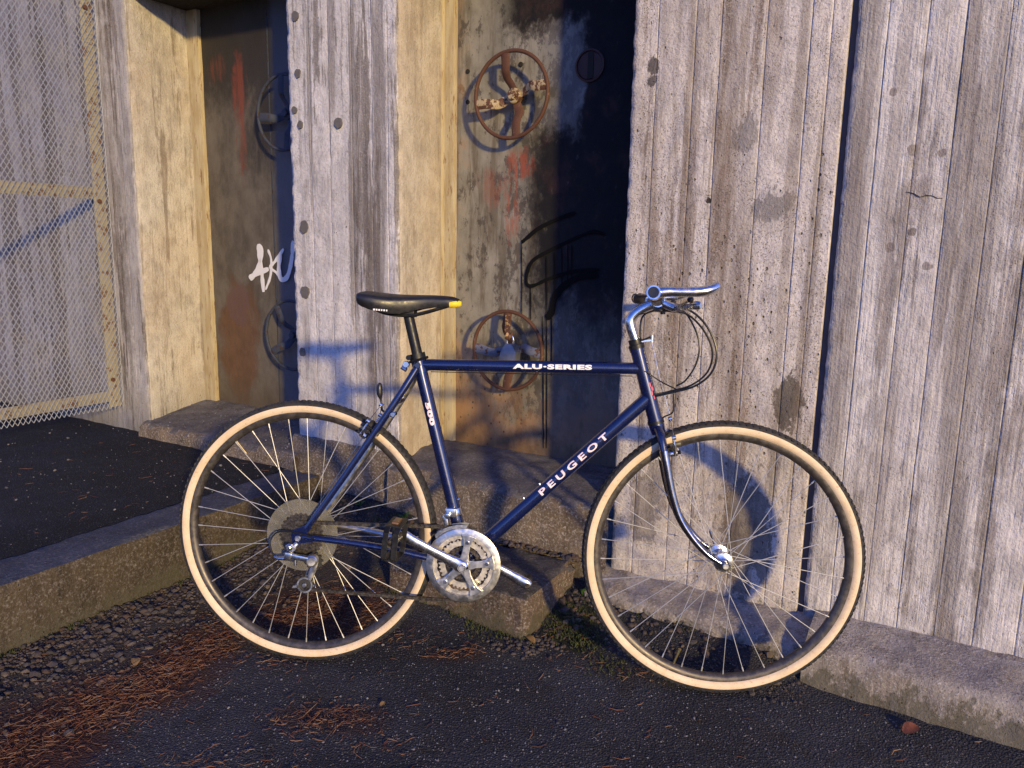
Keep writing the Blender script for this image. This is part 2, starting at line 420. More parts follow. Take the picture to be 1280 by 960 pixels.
def strip(parent, ox, a0, a1, z0, z1, d, mat, retL=.03, retR=.03, seed=0., chip=.0, rough=.0022, res=.012, name='board_strip', matL=None, matR=None, ztop=2.12, tone=0.):
    d = d * .22
    prof = []
    def side(a, ret, sgn):
        k = max(2, int(ret / .04) + 1)
        return [(a, d - ret + (ret - .006) * i / k, (sgn, 0), 0) for i in range(k + 1)]
    L = side(a0, retL, -1); R = side(a1, retR, 1)[::-1]
    nf = max(2, int((a1 - a0) / res))
    cb = .0018 if retL > .1 else .0002
    prof += L + [(a0 + cb, d - cb, (-.7, .7), 1)]
    for i in range(nf + 1):
        prof.append((a0 + .004 + (a1 - a0 - .008) * i / nf, d, (0, 1), 2 if i in (0, nf) else 3))
    cb = .0018 if retR > .1 else .0002
    prof += [(a1 - cb, d - cb, (.7, .7), 1)] + R
    zz = []; z = z0
    while z < ztop: zz.append(z); z += res
    zz.append(ztop)
    if z1 > ztop: zz += [ztop + (z1 - ztop) * i / 4 for i in range(1, 5)]
    V = []; Fc = []; m = len(prof)
    big_edgeL, big_edgeR = retL > .1, retR > .1
    for z in zz:
        for (a, dv, nn, kind) in prof:
            q = fbm(a * 22 + ox, dv * 22, z * 14, 4)
            disp = rough * q + rough * 1.4 * nz(a * 6 + ox, dv * 6, z * 1.6)
            if kind in (0, 1, 2):
                eg = big_edgeL if a < (a0 + a1) / 2 else big_edgeR
                if kind == 1 or (kind == 2 and eg) or (kind == 0 and eg and dv > d - .02):
                    cc = chip if eg else .0024
                    e = fbm(seed * 3 + (0 if a < (a0 + a1) / 2 else 9), 3, z * 34, 5)
                    if not eg: e = fbm(seed * 3, 3, z * 5, 4) - .33
                    disp -= cc * max(0, .25 + e) * (1.25 if kind == 1 else .7)
            if kind == 0 and not (big_edgeL if a < (a0 + a1) / 2 else big_edgeR): disp = 0
            nx_ = nn[0] if kind == 0 or (big_edgeL if a < (a0 + a1) / 2 else big_edgeR) else 0
            V.append((a + nx_ * disp - ox, -(dv + nn[1] * disp), z))
    for j in range(len(zz) - 1):
        for i in range(m - 1):
            Fc.append((j * m + i, j * m + i + 1, (j + 1) * m + i + 1, (j + 1) * m + i))
    me = bpy.data.meshes.new(name); me.from_pydata(V, [], Fc)
    me.materials.append(mat)
    if matL: me.materials.append(matL)
    if matR: me.materials.append(matR)
    if matL or matR:
        nl = len(L); idx = []
        for j in range(len(zz) - 1):
            for i in range(m - 1):
                if matL and i < nl - 1: idx.append(1)
                elif matR and i >= m - len(R): idx.append(2 if matL else 1)
                else: idx.append(0)
        me.polygons.foreach_set('material_index', idx)
    me.polygons.foreach_set('use_smooth', [True] * len(me.polygons))
    o = link(name, me, parent); o.color = (1 - tone, 1 - tone, 1 - tone, 1); return o

TOPZ = 3.3
# right-hand board-marked wall
ox = -.12
t = thing('concrete_wall', 'pale board-marked concrete wall right of the dark joint', 'wall', FM(ox, 0, 0))
seams = [-.055, .014, .100, .178, .265, .35, .44, .53, .64, .74, .85, .96, 1.08, 1.2]
for i in range(len(seams) - 1):
    strip(t, ox, seams[i], seams[i + 1], .02, TOPZ, [.0, .003, -.001, .002, -.0005, .0025, .001][i % 7], MAT['conc_wall'], seed=20 + i * 3.1, rough=.0016, retL=.12 if i == 0 else .03, chip=.004, tone=[.30, .18, .05, .25, .38, .35, .2, .3, .2, .3, .2, .3, .2][i])
mb = MB(); crk = [(.092, 1.242), (.108, 1.238), (.123, 1.229), (.136, 1.233), (.148, 1.232), (.160, 1.226), (.172, 1.226)]
mb.tube([(a - ox, -.0015, z) for a, z in crk], [.0006, .0012, .001, .0013, .0009, .001, .0004], 5)
g = G('crack_shadow'); link('crack', mb.mesh('crack', g.out((.03, .024, .02), .9)), t)

# right pillar
ox = -.35
t = thing('concrete_pillar', 'sandy pitted concrete pillar with brown streaks behind the front wheel', 'pillar', FM(ox, 0, 0), 'concrete pillars')
seams = [-.633, -.562, -.456, -.387, -.269, -.16, -.112, -.071]
for i in range(7):
    strip(t, ox, seams[i], seams[i + 1], .02, TOPZ, [.0, .002, -.0015, .001, -.001, .0025, -.001][i], MAT['conc_right'],
          retL=.40 if i == 0 else .03, retR=.10 if i == 6 else .03, seed=50 + i * 2.7, chip=.0042, rough=.0026, tone=[.10, .18, .15, .32, .25, .08, .2][i])
g = G('joint_shade_strip'); mb = MB()
mb.box((-.063 - ox, .043, 1.65), (.017, .05, 3.3))
link('joint_shade_strip', mb.mesh('joint_shade_strip', g.out((.05, .055, .085), .9)), t)  # navy strip in the open joint, its sky-blue shade put into the colour

# left pillar
ox = -1.72
t = thing('concrete_pillar', 'grey streaked concrete pillar with dark round plugs behind the saddle', 'pillar', FM(ox, 0, 0), 'concrete pillars')
seams = [-1.975, -1.868, -1.776, -1.672, -1.582, -1.513, -1.468]
for i in range(6):
    strip(t, ox, seams[i], seams[i + 1], .02, TOPZ, [.001, -.0015, .002, -.002, .0015, -.0005][i], MAT['conc_left'],
          retL=.42 if i == 0 else .03, retR=.38 if i == 5 else .03, seed=80 + i * 2.3, chip=.0055, rough=.0024, tone=[.12, .05, .05, .38, .40, .25][i], matR=MAT['conc_return'] if i == 5 else None)
g = G('mortar_plug'); v = g.co()
plugm = g.out(g.mix(g.noise(v, 60, 4), (.075, .07, .072), (.13, .12, .12)), .9, g.noise(v, 160, 4), .002)
for k, (a, z, r) in enumerate([(-1.925, 1.885, .017), (-1.921, 1.69, .016), (-1.943, 1.565, .013), (-1.917, 1.513, .014), (-1.731, 1.508, .020), (-1.911, 1.146, .023), (-1.917, .905, .024), (-1.939, .673, .018)]):
    mb = MB(); rr = random.Random(k)
    for i in range(14):
        an = 2 * math.pi * i / 14; q = r * (.85 + .3 * rr.random())
        mb.v.append((a - ox + q * .85 * math.cos(an), -.0062, z + q * math.sin(an)))
    for i in range(14): x, y, zz_ = mb.v[i]; mb.v.append((x, .012, zz_))
    mb.f.append(tuple(range(14))); mb.f += [(i, (i + 1) % 14, 14 + (i + 1) % 14, 14 + i) for i in range(14)]
    link('tie_hole_plug', mb.mesh('tie_hole_plug', plugm, False), t)

# left pier, warm sunlight put into the cream of its return
ox = -3.2
t = thing('concrete_pier', 'stained concrete pier with a sunlit cream side at the far left behind the fence', 'pillar', FM(ox, 0, 0))
seams = [-6.2, -5.2, -4.6, -4.2, -3.9, -3.7, -3.52, -3.36, -3.22, -3.08, -2.99, -2.91]
for i in range(11):
    strip(t, ox, seams[i], seams[i + 1], .15, TOPZ, [0, .002, -.001, .001, -.002, .002, 0, .0015, -.001, .002, 0][i], MAT['conc_pierfront'],
          retR=.46 if i == 10 else .03, seed=110 + i * 2.9, chip=.007, rough=.0026, res=.016, tone=[.3, .5, .2, .6, .3, .5, .4, .6, .3, .8, .0][i], matR=MAT['conc_pier'] if i == 10 else None, ztop=2.3)

# lintels over the recesses
def noisy_box(name, a0, a1, d0, d1, z0, z1, mat, parent, ox, res=.03, rough=.003, seed=0., top=None):
    bm = bmesh.new()
    nx_, ny_, nz_ = [max(1, int(abs(q) / res)) for q in (a1 - a0, d1 - d0, z1 - z0)]
    def grid(f, nu, nv):
        rows = [[bm.verts.new(f(i / nu, j / nv)) for i in range(nu + 1)] for j in range(nv + 1)]
        for j in range(nv):
            for i in range(nu): bm.faces.new((rows[j][i], rows[j][i + 1], rows[j + 1][i + 1], rows[j + 1][i]))
    A = lambda u: a0 + (a1 - a0) * u; D = lambda u: d0 + (d1 - d0) * u; Zf = lambda u: z0 + (z1 - z0) * u
    for zz in (z0, z1): grid(lambda u, v, zz=zz: Vector((A(u), -D(v), zz)), nx_, ny_)
    for d in (d0, d1): grid(lambda u, v, d=d: Vector((A(u), -d, Zf(v))), nx_, nz_)
    for a in (a0, a1): grid(lambda u, v, a=a: Vector((a, -D(u), Zf(v))), ny_, nz_)
    bmesh.ops.remove_doubles(bm, verts=bm.verts, dist=1e-5)
    bmesh.ops.recalc_face_normals(bm, faces=bm.faces)
    bm.normal_update()
    for v in bm.verts:
        p = v.co; q = fbm(p.x * 16 + seed, p.y * 16, p.z * 16, 4); e = len(set(round(f.normal.dot(Vector((1, .37, .11))), 2) for f in v.link_faces)) > 1
        v.co = p + v.normal * (rough * q - (rough * 2.2 * max(0, .3 + q) if e else 0)) - Vector((ox, 0, 0))
    me = bpy.data.meshes.new(name); bm.to_mesh(me); bm.free()
    me.materials.append(mat); me.polygons.foreach_set('use_smooth', [True] * len(me.polygons)); me.set_sharp_from_angle(angle=math.radians(50))
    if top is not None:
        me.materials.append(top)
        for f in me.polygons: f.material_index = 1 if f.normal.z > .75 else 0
    return link(name, me, parent)
for (a0, a1, lab) in [(-2.908, -1.977, 'dark concrete lintel above the left door recess'), (-1.466, -.635, 'concrete lintel above the handwheel door recess')]:
    o = noisy_box('concrete_lintel', a0, a1, -.5, -.004, 2.10, TOPZ, MAT['sooty'], None, (a0 + a1) / 2, .06)
    o.matrix_world = FM((a0 + a1) / 2, 0, 0); tag(o, lab, 'lintel', 'lintels over the recesses')

# footing along the right-hand wall
def ledge(name, a0, a1, prof, mat, ox, label, cat, res=.015, rough=.006, seed=0., bow=0.):
    """profile (d,z) swept along a"""
    na = int((a1 - a0) / res); P = []
    for i in range(len(prof) - 1):
        (d0, z0), (d1, z1) = prof[i], prof[i + 1]; k = max(1, int(math.hypot(d1 - d0, z1 - z0) / res))
        P += [(d0 + (d1 - d0) * j / k, z0 + (z1 - z0) * j / k) for j in range(k)]
    P.append(prof[-1]); V = []; m = len(P); Fc = []
    for i in range(na + 1):
        a = a0 + (a1 - a0) * i / na; u = (a - a0) / (a1 - a0)
        for (d, z) in P:
            q = fbm(a * 15 + seed, d * 15, z * 15, 4); q2 = fbm(a * 15, d * 15 + seed, z * 15 + 7, 4)
            V.append((a - ox, -(d + rough * q + bow * 4 * u * (1 - u) * (1 if z > .12 and d > -.1 else 0)), z + rough * .8 * q2))
    for i in range(na):
        for j in range(m - 1): Fc.append((i * m + j, (i + 1) * m + j, (i + 1) * m + j + 1, i * m + j + 1))
    me = bpy.data.meshes.new(name); me.from_pydata(V, [], Fc); me.materials.append(mat)
    me.polygons.foreach_set('use_smooth', [True] * len(me.polygons)); me.set_sharp_from_angle(angle=math.radians(60))
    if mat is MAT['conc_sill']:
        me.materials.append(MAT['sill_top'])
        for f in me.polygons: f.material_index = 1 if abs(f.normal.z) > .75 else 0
    o = link(name, me); o.matrix_world = FM(ox, 0, 0); tag(o, label, cat); return o
ledge('wall_footing', -.02, 1.3, [(-.02, .125), (.03, .12), (.165, .100), (.185, .085), (.195, -.1)], MAT['conc_foot'], .3, 'low concrete footing ledge under the right-hand wall', 'footing', seed=3)
ledge('wall_footing', -.66, -.018, [(-.02, .10), (.03, .095), (.11, .078), (.135, .065), (.15, -.1)], MAT['conc_foot'], -.3, 'rough concrete footing under the pillar seen through the front wheel', 'footing', rough=.012, seed=8)
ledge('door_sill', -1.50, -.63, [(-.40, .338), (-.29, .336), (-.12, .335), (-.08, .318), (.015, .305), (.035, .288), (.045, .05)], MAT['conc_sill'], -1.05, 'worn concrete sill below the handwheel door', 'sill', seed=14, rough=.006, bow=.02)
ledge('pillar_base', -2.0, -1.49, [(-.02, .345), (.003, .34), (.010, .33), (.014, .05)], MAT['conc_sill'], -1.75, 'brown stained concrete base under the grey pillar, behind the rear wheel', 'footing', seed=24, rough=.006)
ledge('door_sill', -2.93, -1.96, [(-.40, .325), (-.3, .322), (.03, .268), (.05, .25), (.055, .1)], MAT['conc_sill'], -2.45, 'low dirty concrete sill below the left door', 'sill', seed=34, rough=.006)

# kerb and stone block
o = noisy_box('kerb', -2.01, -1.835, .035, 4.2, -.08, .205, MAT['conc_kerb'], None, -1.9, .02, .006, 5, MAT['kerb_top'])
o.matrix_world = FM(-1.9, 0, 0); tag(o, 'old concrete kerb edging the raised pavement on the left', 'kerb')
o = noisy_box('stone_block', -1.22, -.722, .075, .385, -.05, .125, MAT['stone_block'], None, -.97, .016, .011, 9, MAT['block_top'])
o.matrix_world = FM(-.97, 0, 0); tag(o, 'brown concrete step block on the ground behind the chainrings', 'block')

# ------------------------------------------------------------------ steel doors
def mask_max(g, *ms):
    r = ms[0]
    for m in ms[1:]: r = g.math('MAXIMUM', r, m)
    return r
g = G('scorched_door_paint'); X, Y, Z = g.xyz()          # door local: X = a + 1.05
v = g.co(); w1 = g.noise(g.co((9, 9, 7)), 1, 7, .68); w2 = g.noise(g.co((30, 30, 22), (3, 1, 2)), 1, 6, .65); fine = g.noise(v, 160, 4, .65)
c = g.mix(g.rng(w1, .35, .65), (.155, .145, .115), (.25, .235, .20))
c = g.mix(g.mul(g.rng(g.noise(g.co((20, 20, 2.0)), 1, 5, .68), .47, .62), .7), c, (.09, .07, .045))
mot = g.noise(g.co((26, 26, 16), (8, 2, 5)), 1, 6, .75)
c = g.mix(g.mul(g.rng(g.add(mot, g.mul(g.rng(X, -.30, .02), .10)), .54, .62), .75), c, (.045, .036, .028))
rust = g.rng(g.add(g.mul(g.rng(Z, .30, .95, 1, 0), .42), g.add(w1, g.mul(g.rng(X, -.40, -.22, 1, 0), .16))), .62, .98)
c = g.mix(g.mul(rust, .85), c, g.mix(w2, (.20, .085, .028), (.34, .20, .085)))
Xw = g.add(X, g.mul(g.sub(w1, .5), .16)); Zw = g.add(Z, g.mul(g.sub(w2, .5), .20))
Xw2 = g.add(Xw, g.mul(g.sub(w2, .5), .10))
top = g.mul(g.rng(Zw, 1.76, 1.86), g.rng(Xw2, -.26, -.10))
right = g.mul(g.rng(Xw2, .08, .15), g.rng(Zw, .62, .98))
mid = g.mul(g.rng(Xw2, -.13, .0), g.mul(g.rng(Zw, .74, 1.0), g.rng(Zw, 1.43, 1.52, 1, 0)))
blk = mask_max(g, top, right, mid)
blk = g.mul(blk, g.sub(1, g.mul(g.ell(X, Z, .06, 1.63, .085, .14, w1, .5, .15), g.rng(Zw, 1.50, 1.55))))
blk = g.mul(blk, g.rng(w2, .20, .38, .5, 1))
c = g.mix(g.mul(g.rng(Xw2, -.06, .05), .5), c, (.085, .085, .10))
red = mask_max(g, g.ell(X, Z, -.10, 1.375, .055, .055, w2, .7, .25), g.mul(g.ell(X, Z, -.135, 1.26, .03, .15, w2, .8, .35), .7), g.mul(g.ell(X, Z, -.20, 1.30, .07, .07, w2, 1., .4), .4))
drs = g.noise(g.co((44, 44, 9), (4, 4, 4)), 1, 4, .7)
c = g.mix(g.mul(g.mul(red, g.rng(drs, .40, .55)), .9), c, g.mix(w2, (.17, .03, .014), (.36, .095, .035)))
c = g.mix(g.mul(g.rng(drs, .57, .66), g.rng(Z, 1.55, 1.3, 0, .75)), c, (.10, .075, .05))
c = g.mix(g.mul(blk, .965), c, g.mix(g.rng(w1, .5, .7), (.008, .008, .011), (.03, .016, .018)))
spv = g.vor(g.co((1, 1, .8)), 55); sps = g.sep(g.vor(g.co((1, 1, .8)), 55, 1, 'Color'))
sp = g.mul(g.rng(g.add(spv, g.mul(g.sub(fine, .5), .2)), .15, .26, 1, 0), g.mul(g.rng(sps[0], .55, .6), g.ell(X, Z, -.22, .52, .16, .25, w1, .9, .5)))
sp2 = g.mul(g.rng(spv, .08, .14, 1, 0), g.rng(sps[1], .85, .88))
c = g.mix(g.mul(mask_max(g, sp, sp2), .85), c, (.03, .018, .012))
c = g.mix(g.mul(g.rng(Zw, .33, .45, 1, 0), .6), c, (.06, .045, .03))
MAT['door'] = g.out(c, g.rng(blk, 0, 1, .55, .75), g.add(g.mul(w2, 1.), g.mul(fine, .25)), .0025, .7, spec=g.rng(blk, 0, 1, .45, .12))

g = G('left_door_paint'); X, Y, Z = g.xyz()              # X = a + 2.4
w1 = g.noise(g.co((9, 9, 6), (5, 2, 1)), 1, 7, .68); w2 = g.noise(g.co((34, 34, 20), (2, 7, 2)), 1, 6, .68); fine = g.noise(g.co(), 160, 4, .65)
st = g.noise(g.co((40, 40, 3), (1, 1, 1)), 1, 6, .65)
c = g.mix(g.rng(w1, .35, .65), (.05, .042, .034), (.11, .095, .078))
c = g.mix(g.mul(g.rng(st, .48, .62), .6), c, (.09, .075, .06))
Zw = g.add(Z, g.mul(g.sub(w2, .5), .25))
soffit_shade = mask_max(g, g.rng(Zw, 1.60, 1.80), g.mul(g.rng(g.add(X, g.mul(g.sub(w2, .5), .2)), -.20, -.06), g.rng(Zw, 1.28, 1.55)))
c = g.mix(g.mul(soffit_shade, .94), c, (.016, .013, .011))  # black shade below the soffit and down the right put into the door colour
red = mask_max(g, g.ell(X, Z, -.20, 1.74, .045, .14, w2, .8, .3), g.ell(X, Z, -.20, 1.52, .03, .14, w2, 1., .4), g.mul(g.ell(X, Z, -.34, 1.84, .05, .05, w2, 1, .4), .6))
c = g.mix(g.mul(g.mul(red, g.rng(st, .38, .55)), .8), c, (.15, .033, .018))
rst = g.ell(X, Z, -.27, .62, .13, .26, w1, .9, .3)
c = g.mix(g.mul(rst, .85), c, g.mix(w2, (.035, .016, .009), (.15, .07, .028)))
c = g.mix(g.mul(g.ell(X, Z, -.27, .80, .07, .09, w2, 1., .2), .8), c, (.09, .05, .045))
c = g.mix(g.mul(g.rng(Zw, .34, .52, 1, 0), .6), c, (.07, .05, .03))
c = g.mix(g.mul(g.rng(X, -.02, .03), .6), c, (.09, .10, .14))  # blue of the pillar's cast shadow put into the colour right of its edge
MAT['door_left'] = g.out(c, .6, g.add(g.mul(w2, 1.), g.mul(fine, .3)), .003, .8)

g = G('beige_frame_paint'); w1 = g.noise(g.co((30, 30, 5)), 1, 6, .65)
c = g.mix(g.rng(w1, .4, .62), (.42, .36, .24), (.33, .26, .15)); c = g.mix(g.mul(g.rng(g.noise(g.co((60, 60, 12)), 1, 6, .7), .56, .64), .8), c, (.16, .075, .03))
MAT['frame_paint'] = g.out(c, .55, g.noise(g.co(), 90, 5, .65), .002, .6)
def rusty(name, paint, amt, bl=(.045, .020, .014), br=(.125, .052, .026)):
    g = G(name); v = g.co(); a = g.noise(v, 38, 6, .68); b = g.noise(v, 190, 4, .7)
    c = g.mix(b, bl, br); c = g.mix(g.rng(g.add(a, g.mul(g.sub(b, .5), .2)), amt, amt + .06), c, paint)
    return g.out(c, .75, g.add(a, g.mul(b, .5)), .0018, .8, spec=.4)
MAT['rust'] = rusty('rusty_iron', (.13, .075, .055), .60)
MAT['rust_cream'] = rusty('rusty_cream_iron', (.36, .28, .17), .48)
MAT['rust_blue'] = rusty('painted_iron', (.14, .15, .19), .42)
g = G('black_spray'); MAT['black_spray'] = g.out((.005, .005, .006), .9, spec=.08)
g = G('white_spray'); MAT['white_spray'] = g.out((.62, .62, .66), .6)
g = G('hole_black'); MAT['hole'] = g.out((.012, .010, .010), .9)
g = G('slot_red'); MAT['slot_red'] = g.out(g.mix(g.noise(g.co(), 90, 5), (.022, .008, .008), (.055, .018, .015)), .7)

def handwheel(door, ox, a, z, dw, mats, R=.14, rot=0., lock=False):
    """iron handwheel standing proud of the door; local centre"""
    cx, cy = a - ox, -dw
    mb = MB(); n = 56
    for i in range(n):
        an = 2 * math.pi * i / n
        for j in range(10):
            b = 2 * math.pi * j / 10
            rr = R + .0068 * math.cos(b); mb.v.append((rr * math.cos(an), .0068 * math.sin(b), rr * math.sin(an)))
    for i in range(n):
        for j in range(10):
            i2, j2 = (i + 1) % n, (j + 1) % 10
            mb.f.append((i * 10 + j, i2 * 10 + j, i2 * 10 + j2, i * 10 + j2))
    h = link('handwheel', mb.mesh('handwheel_rim', mats[0]), door, (cx, cy, z))
    for k in range(4):
        an = rot + k * math.pi / 2
        er = Vector((math.cos(an), 0, math.sin(an))); et = Vector((-math.sin(an), 0, math.cos(an)))
        path = [(R - .004, .0, 0), (.105, .0, .004), (.082, .003, .010), (.062, .016, .014), (.042, .026, .008), (.018, .030, 0)]
        P = catmull([er * r + et * s + Vector((0, y, 0)) for r, y, s in path], 4)
        m2 = MB(); m2.tube(P, [.0175 - .003 * i / len(P) for i in range(len(P))], 8, True, .28, upv=tuple(et))
        link('handwheel_spoke', m2.mesh('handwheel_spoke', mats[1 if k % 2 == 0 else 2]), h)
    m3 = MB(); m3.disc((0, .028, 0), .026, .030, (0, 1, 0), 16); m3.disc((0, .008, 0), .016, .018, (0, 1, 0), 6); m3.tube([(0, .02, 0), (0, abs(dw - door['face']) - .002, 0)], .014, 12)
    link('handwheel_hub', m3.mesh('handwheel_hub', mats[1]), h)
    return h

def ribbon_spray(pts, w, y):
    """flat sprayed stroke lying on the door face"""
    P = catmull([(x, 0, z) for x, z in pts], 6); mb = MB()
    for i, p in enumerate(P):
        t = (P[min(i + 1, len(P) - 1)] - P[max(i - 1, 0)]).normalized(); nrm = Vector((-t.z, 0, t.x))
        ww = w * (.8 + .35 * (nz(p.x * 40, 1, p.z * 40) + .5)) * (.55 if i in (0, len(P) - 1) else 1)
        for s in (-1, -.4, .4, 1): mb.v.append(tuple(p + nrm * ww * s + Vector((0, y - (.0006 if abs(s) < .9 else 0), 0))))
    for i in range(len(P) - 1):
        for s in range(3): mb.f.append((i * 4 + s, i * 4 + s + 1, i * 4 + 5 + s, i * 4 + 4 + s))
    return mb
def merged(mbs):
    r = MB()
    for m in mbs: r.add(m.v, m.f)
    return r

# centre door
ox = -1.05; DF = -.285
door = thing('steel_door', 'scorched grey steel door with two rusty handwheels and black spray paint', 'door', FM(ox, 0, 0)); door['face'] = DF
mb = MB(); na, nzv = 80, 170
for j in range(nzv + 1):
    for i in range(na + 1):
        a = -1.42 + .80 * i / na; z = .332 + 1.78 * j / nzv
        mb.v.append((a - ox, -DF + .0016 * fbm(a * 9, 2, z * 9, 3) + .002 * nz(a * 2.2, 5, z * 2.2), z))
for j in range(nzv):
    for i in range(na): mb.f.append((j * (na + 1) + i, j * (na + 1) + i + 1, (j + 1) * (na + 1) + i + 1, (j + 1) * (na + 1) + i))
link('door_leaf', mb.mesh('door_leaf', MAT['door']), door)
mb = MB(); mb.box((-1.4445 - ox, -DF + .010, 1.22), (.045, .06, 1.775)); mb.box((-1.466 - ox, -DF + .012, 1.22), (.006, .10, 1.775))
link('door_frame', mb.mesh('door_frame', MAT['frame_paint'], bevel=.003), door)
hw1 = handwheel(door, ox, -1.155, 1.596, -.215, (MAT['rust'], MAT['rust_cream'], MAT['rust']), .141, math.radians(10))
hw2 = handwheel(door, ox, -1.151, .722, -.215, (MAT['rust'], MAT['rust_blue'], MAT['rust']), .141, math.radians(0))
for a, z in [(-1.376, 1.703), (-1.375, 1.599), (-1.158, 1.707), (-1.157, 1.536)]:
    mb = MB(); mb.disc((a - ox, -DF, z), .0085, .008, (0, 1, 0), 14); link('bolt_hole', mb.mesh('bolt_hole', MAT['hole']), door)
mb = MB(); mb.lathe([(.052, .0), (.052, -.006), (.046, -.008), (.043, .004)], (-.896 - ox, -DF, 1.679), 28, True, (0, 1, 0)); mb.disc((-.896 - ox, -DF + .0, 1.679), .044, .006, (0, 1, 0), 24)
sl_ = link('lock_plate', mb.mesh('lock_plate', MAT['slot_red']), door)
mb = MB(); mb.box((-.893 - ox, -DF - .004, 1.679), (.020, .004, .082)); link('lock_slot', mb.mesh('lock_slot', MAT['hole']), sl_)
loops = [[(-1.138, 1.105), (-1.115, 1.122), (-1.068, 1.156), (-.99, 1.189), (-.93, 1.208)],
         [(-.818, 1.137), (-.868, 1.144), (-.942, 1.116), (-1.018, 1.082), (-1.087, 1.045), (-1.112, 1.002), (-1.114, .962), (-1.088, .954), (-1.015, .985), (-.923, 1.011), (-.833, 1.019)],
         [(-.838, 1.003), (-.907, .992), (-.967, .957), (-1.0, .916), (-1.011, .865), (-1.03, .841)]]
yf = -DF - .0050
mbs = [ribbon_spray([(a - ox, z) for a, z in L], w, yf) for L, w in zip(loops, (.0075, .0065, .013))]
for (a0, z0, a1, z1) in [(-1.138, 1.105, -1.131, .843), (-1.098, .954, -1.094, .831), (-1.036, 1.06, -1.029, .835), (-1.005, 1.074, -.999, .88), (-.978, 1.089, -.973, .951), (-1.046, .848, -1.028, .365), (-1.03, .849, -1.015, .367), (-1.011, .865, -1.004, .635), (-.955, 1.10, -.952, .96), (-.94, 1.10, -.938, .99)]:
    mbs.append(ribbon_spray([(a0 - ox, z0), ((a0 + a1) / 2 - ox + .001, (z0 + z1) / 2), (a1 - ox, z1)], .0021, yf))
link('black_scrawl', merged(mbs).mesh('black_scrawl', MAT['black_spray']), door)
# hasp hook of the lower handwheel, with a padlock hanging from it
mb = MB(); mb.bar((-1.143 - ox, .205, .852), (-1.143 - ox, .200, .785), .020, .006, (0, 1, 0)); mb.tube(catmull([(-1.143 - ox, .200, .79), (-1.140 - ox, .188, .772), (-1.128 - ox, .190, .775), (-1.122 - ox, .2, .79)], 5), .006, 8)
link('hook', mb.mesh('hook', rusty('hook_rust', (.40, .25, .10), .55), bevel=0), door)
pl = thing('padlock', 'grey steel padlock hanging in the lower handwheel', 'padlock', FM(-1.128, -.196, .690))
g = G('padlock_steel'); v = g.co(); MAT['padlock'] = g.out(g.mix(g.noise(v, 60, 5), (.12, .125, .15), (.26, .27, .31)), .45, g.noise(v, 120, 4), .0008, .5, metal=.6)
mb = MB(); mb.add([(-.040, -.020, -.012), (.030, -.020, -.02), (.034, -.020, .035), (.014, -.014, .062), (-.014, -.014, .062), (-.030, -.020, .03)] + [(-.040, .018, -.012), (.030, .018, -.02), (.034, .018, .035), (.014, .014, .062), (-.014, .014, .062), (-.030, .018, .03)],
    [(0, 1, 2, 3, 4, 5), (11, 10, 9, 8, 7, 6)] + [(i, (i + 1) % 6, 6 + (i + 1) % 6, 6 + i) for i in range(6)])
link('lock_body', mb.mesh('lock_body', MAT['padlock'], bevel=.003), pl)
mb = MB(); mb.tube(catmull([(-.012, 0, .056), (-.013, 0, .075), (-.006, 0, .090), (.006, 0, .090), (.013, 0, .075), (.012, 0, .056)], 5), .004, 10)
g = G('shackle_steel'); MAT['shackle'] = g.out((.55, .55, .56), .25, metal=.9)
link('shackle', mb.mesh('shackle', MAT['shackle']), pl)

# left door
ox = -2.4; DF = -.32
door = thing('steel_door', 'rust-blistered steel door with a white scrawl in the left recess', 'door', FM(ox, 0, 0)); door['face'] = DF
mb = MB(); na, nzv = 60, 120
for j in range(nzv + 1):
    for i in range(na + 1):
        a = -2.835 + .87 * i / na; z = .315 + 1.80 * j / nzv
        mb.v.append((a - ox, -DF + .002 * fbm(a * 9, 2, z * 9, 3), z))
for j in range(nzv):
    for i in range(na): mb.f.append((j * (na + 1) + i, j * (na + 1) + i + 1, (j + 1) * (na + 1) + i + 1, (j + 1) * (na + 1) + i))
link('door_leaf', mb.mesh('door_leaf', MAT['door_left']), door)
mb = MB(); mb.box((-2.872 - ox, -DF + .010, 1.21), (.076, .06, 1.78)); link('door_frame', mb.mesh('door_frame', MAT['frame_paint'], bevel=.003), door)
MAT['iron_dark'] = rusty('shaded_painted_iron', (.035, .042, .065), .40, (.02, .012, .01), (.05, .028, .018))  # darker navy copy of the painted iron, recess shade put into the colour
handwheel(door, ox, -2.262, 1.615, -.25, (MAT['iron_dark'],) * 3, .15, math.radians(4))
handwheel(door, ox, -2.262, .690, -.25, (MAT['iron_dark'],) * 3, .15, math.radians(35))
mb = MB(); mb.box((-2.418 - ox, -DF + .003, 1.2), (.008, .010, 1.70)); link('door_seam', mb.mesh('door_seam', MAT['iron_dark'], bevel=.002), door)
yf = -DF - .0048
AKU = [[(-2.579, .918), (-2.552, .937), (-2.513, .989), (-2.496, 1.045), (-2.513, 1.067), (-2.512, 1.03), (-2.502, .965), (-2.494, .864)], [(-2.584, .925), (-2.531, .945), (-2.453, .969)],
       [(-2.453, 1.054), (-2.435, 1.008), (-2.444, .937), (-2.478, .875)], [(-2.354, 1.059), (-2.411, 1.002), (-2.442, .976), (-2.403, .953), (-2.37, .923)],
       [(-2.374, 1.041), (-2.387, .975), (-2.375, .926), (-2.335, .941), (-2.307, 1.012), (-2.294, 1.095)]]
link('white_scrawl', merged([ribbon_spray([(a - ox, z) for a, z in L], w, yf - .0012 * k) for k, (L, w) in enumerate(zip(AKU, (.0125, .0110, .0075, .0075, .0115)))]).mesh('white_scrawl', MAT['white_spray']), door)

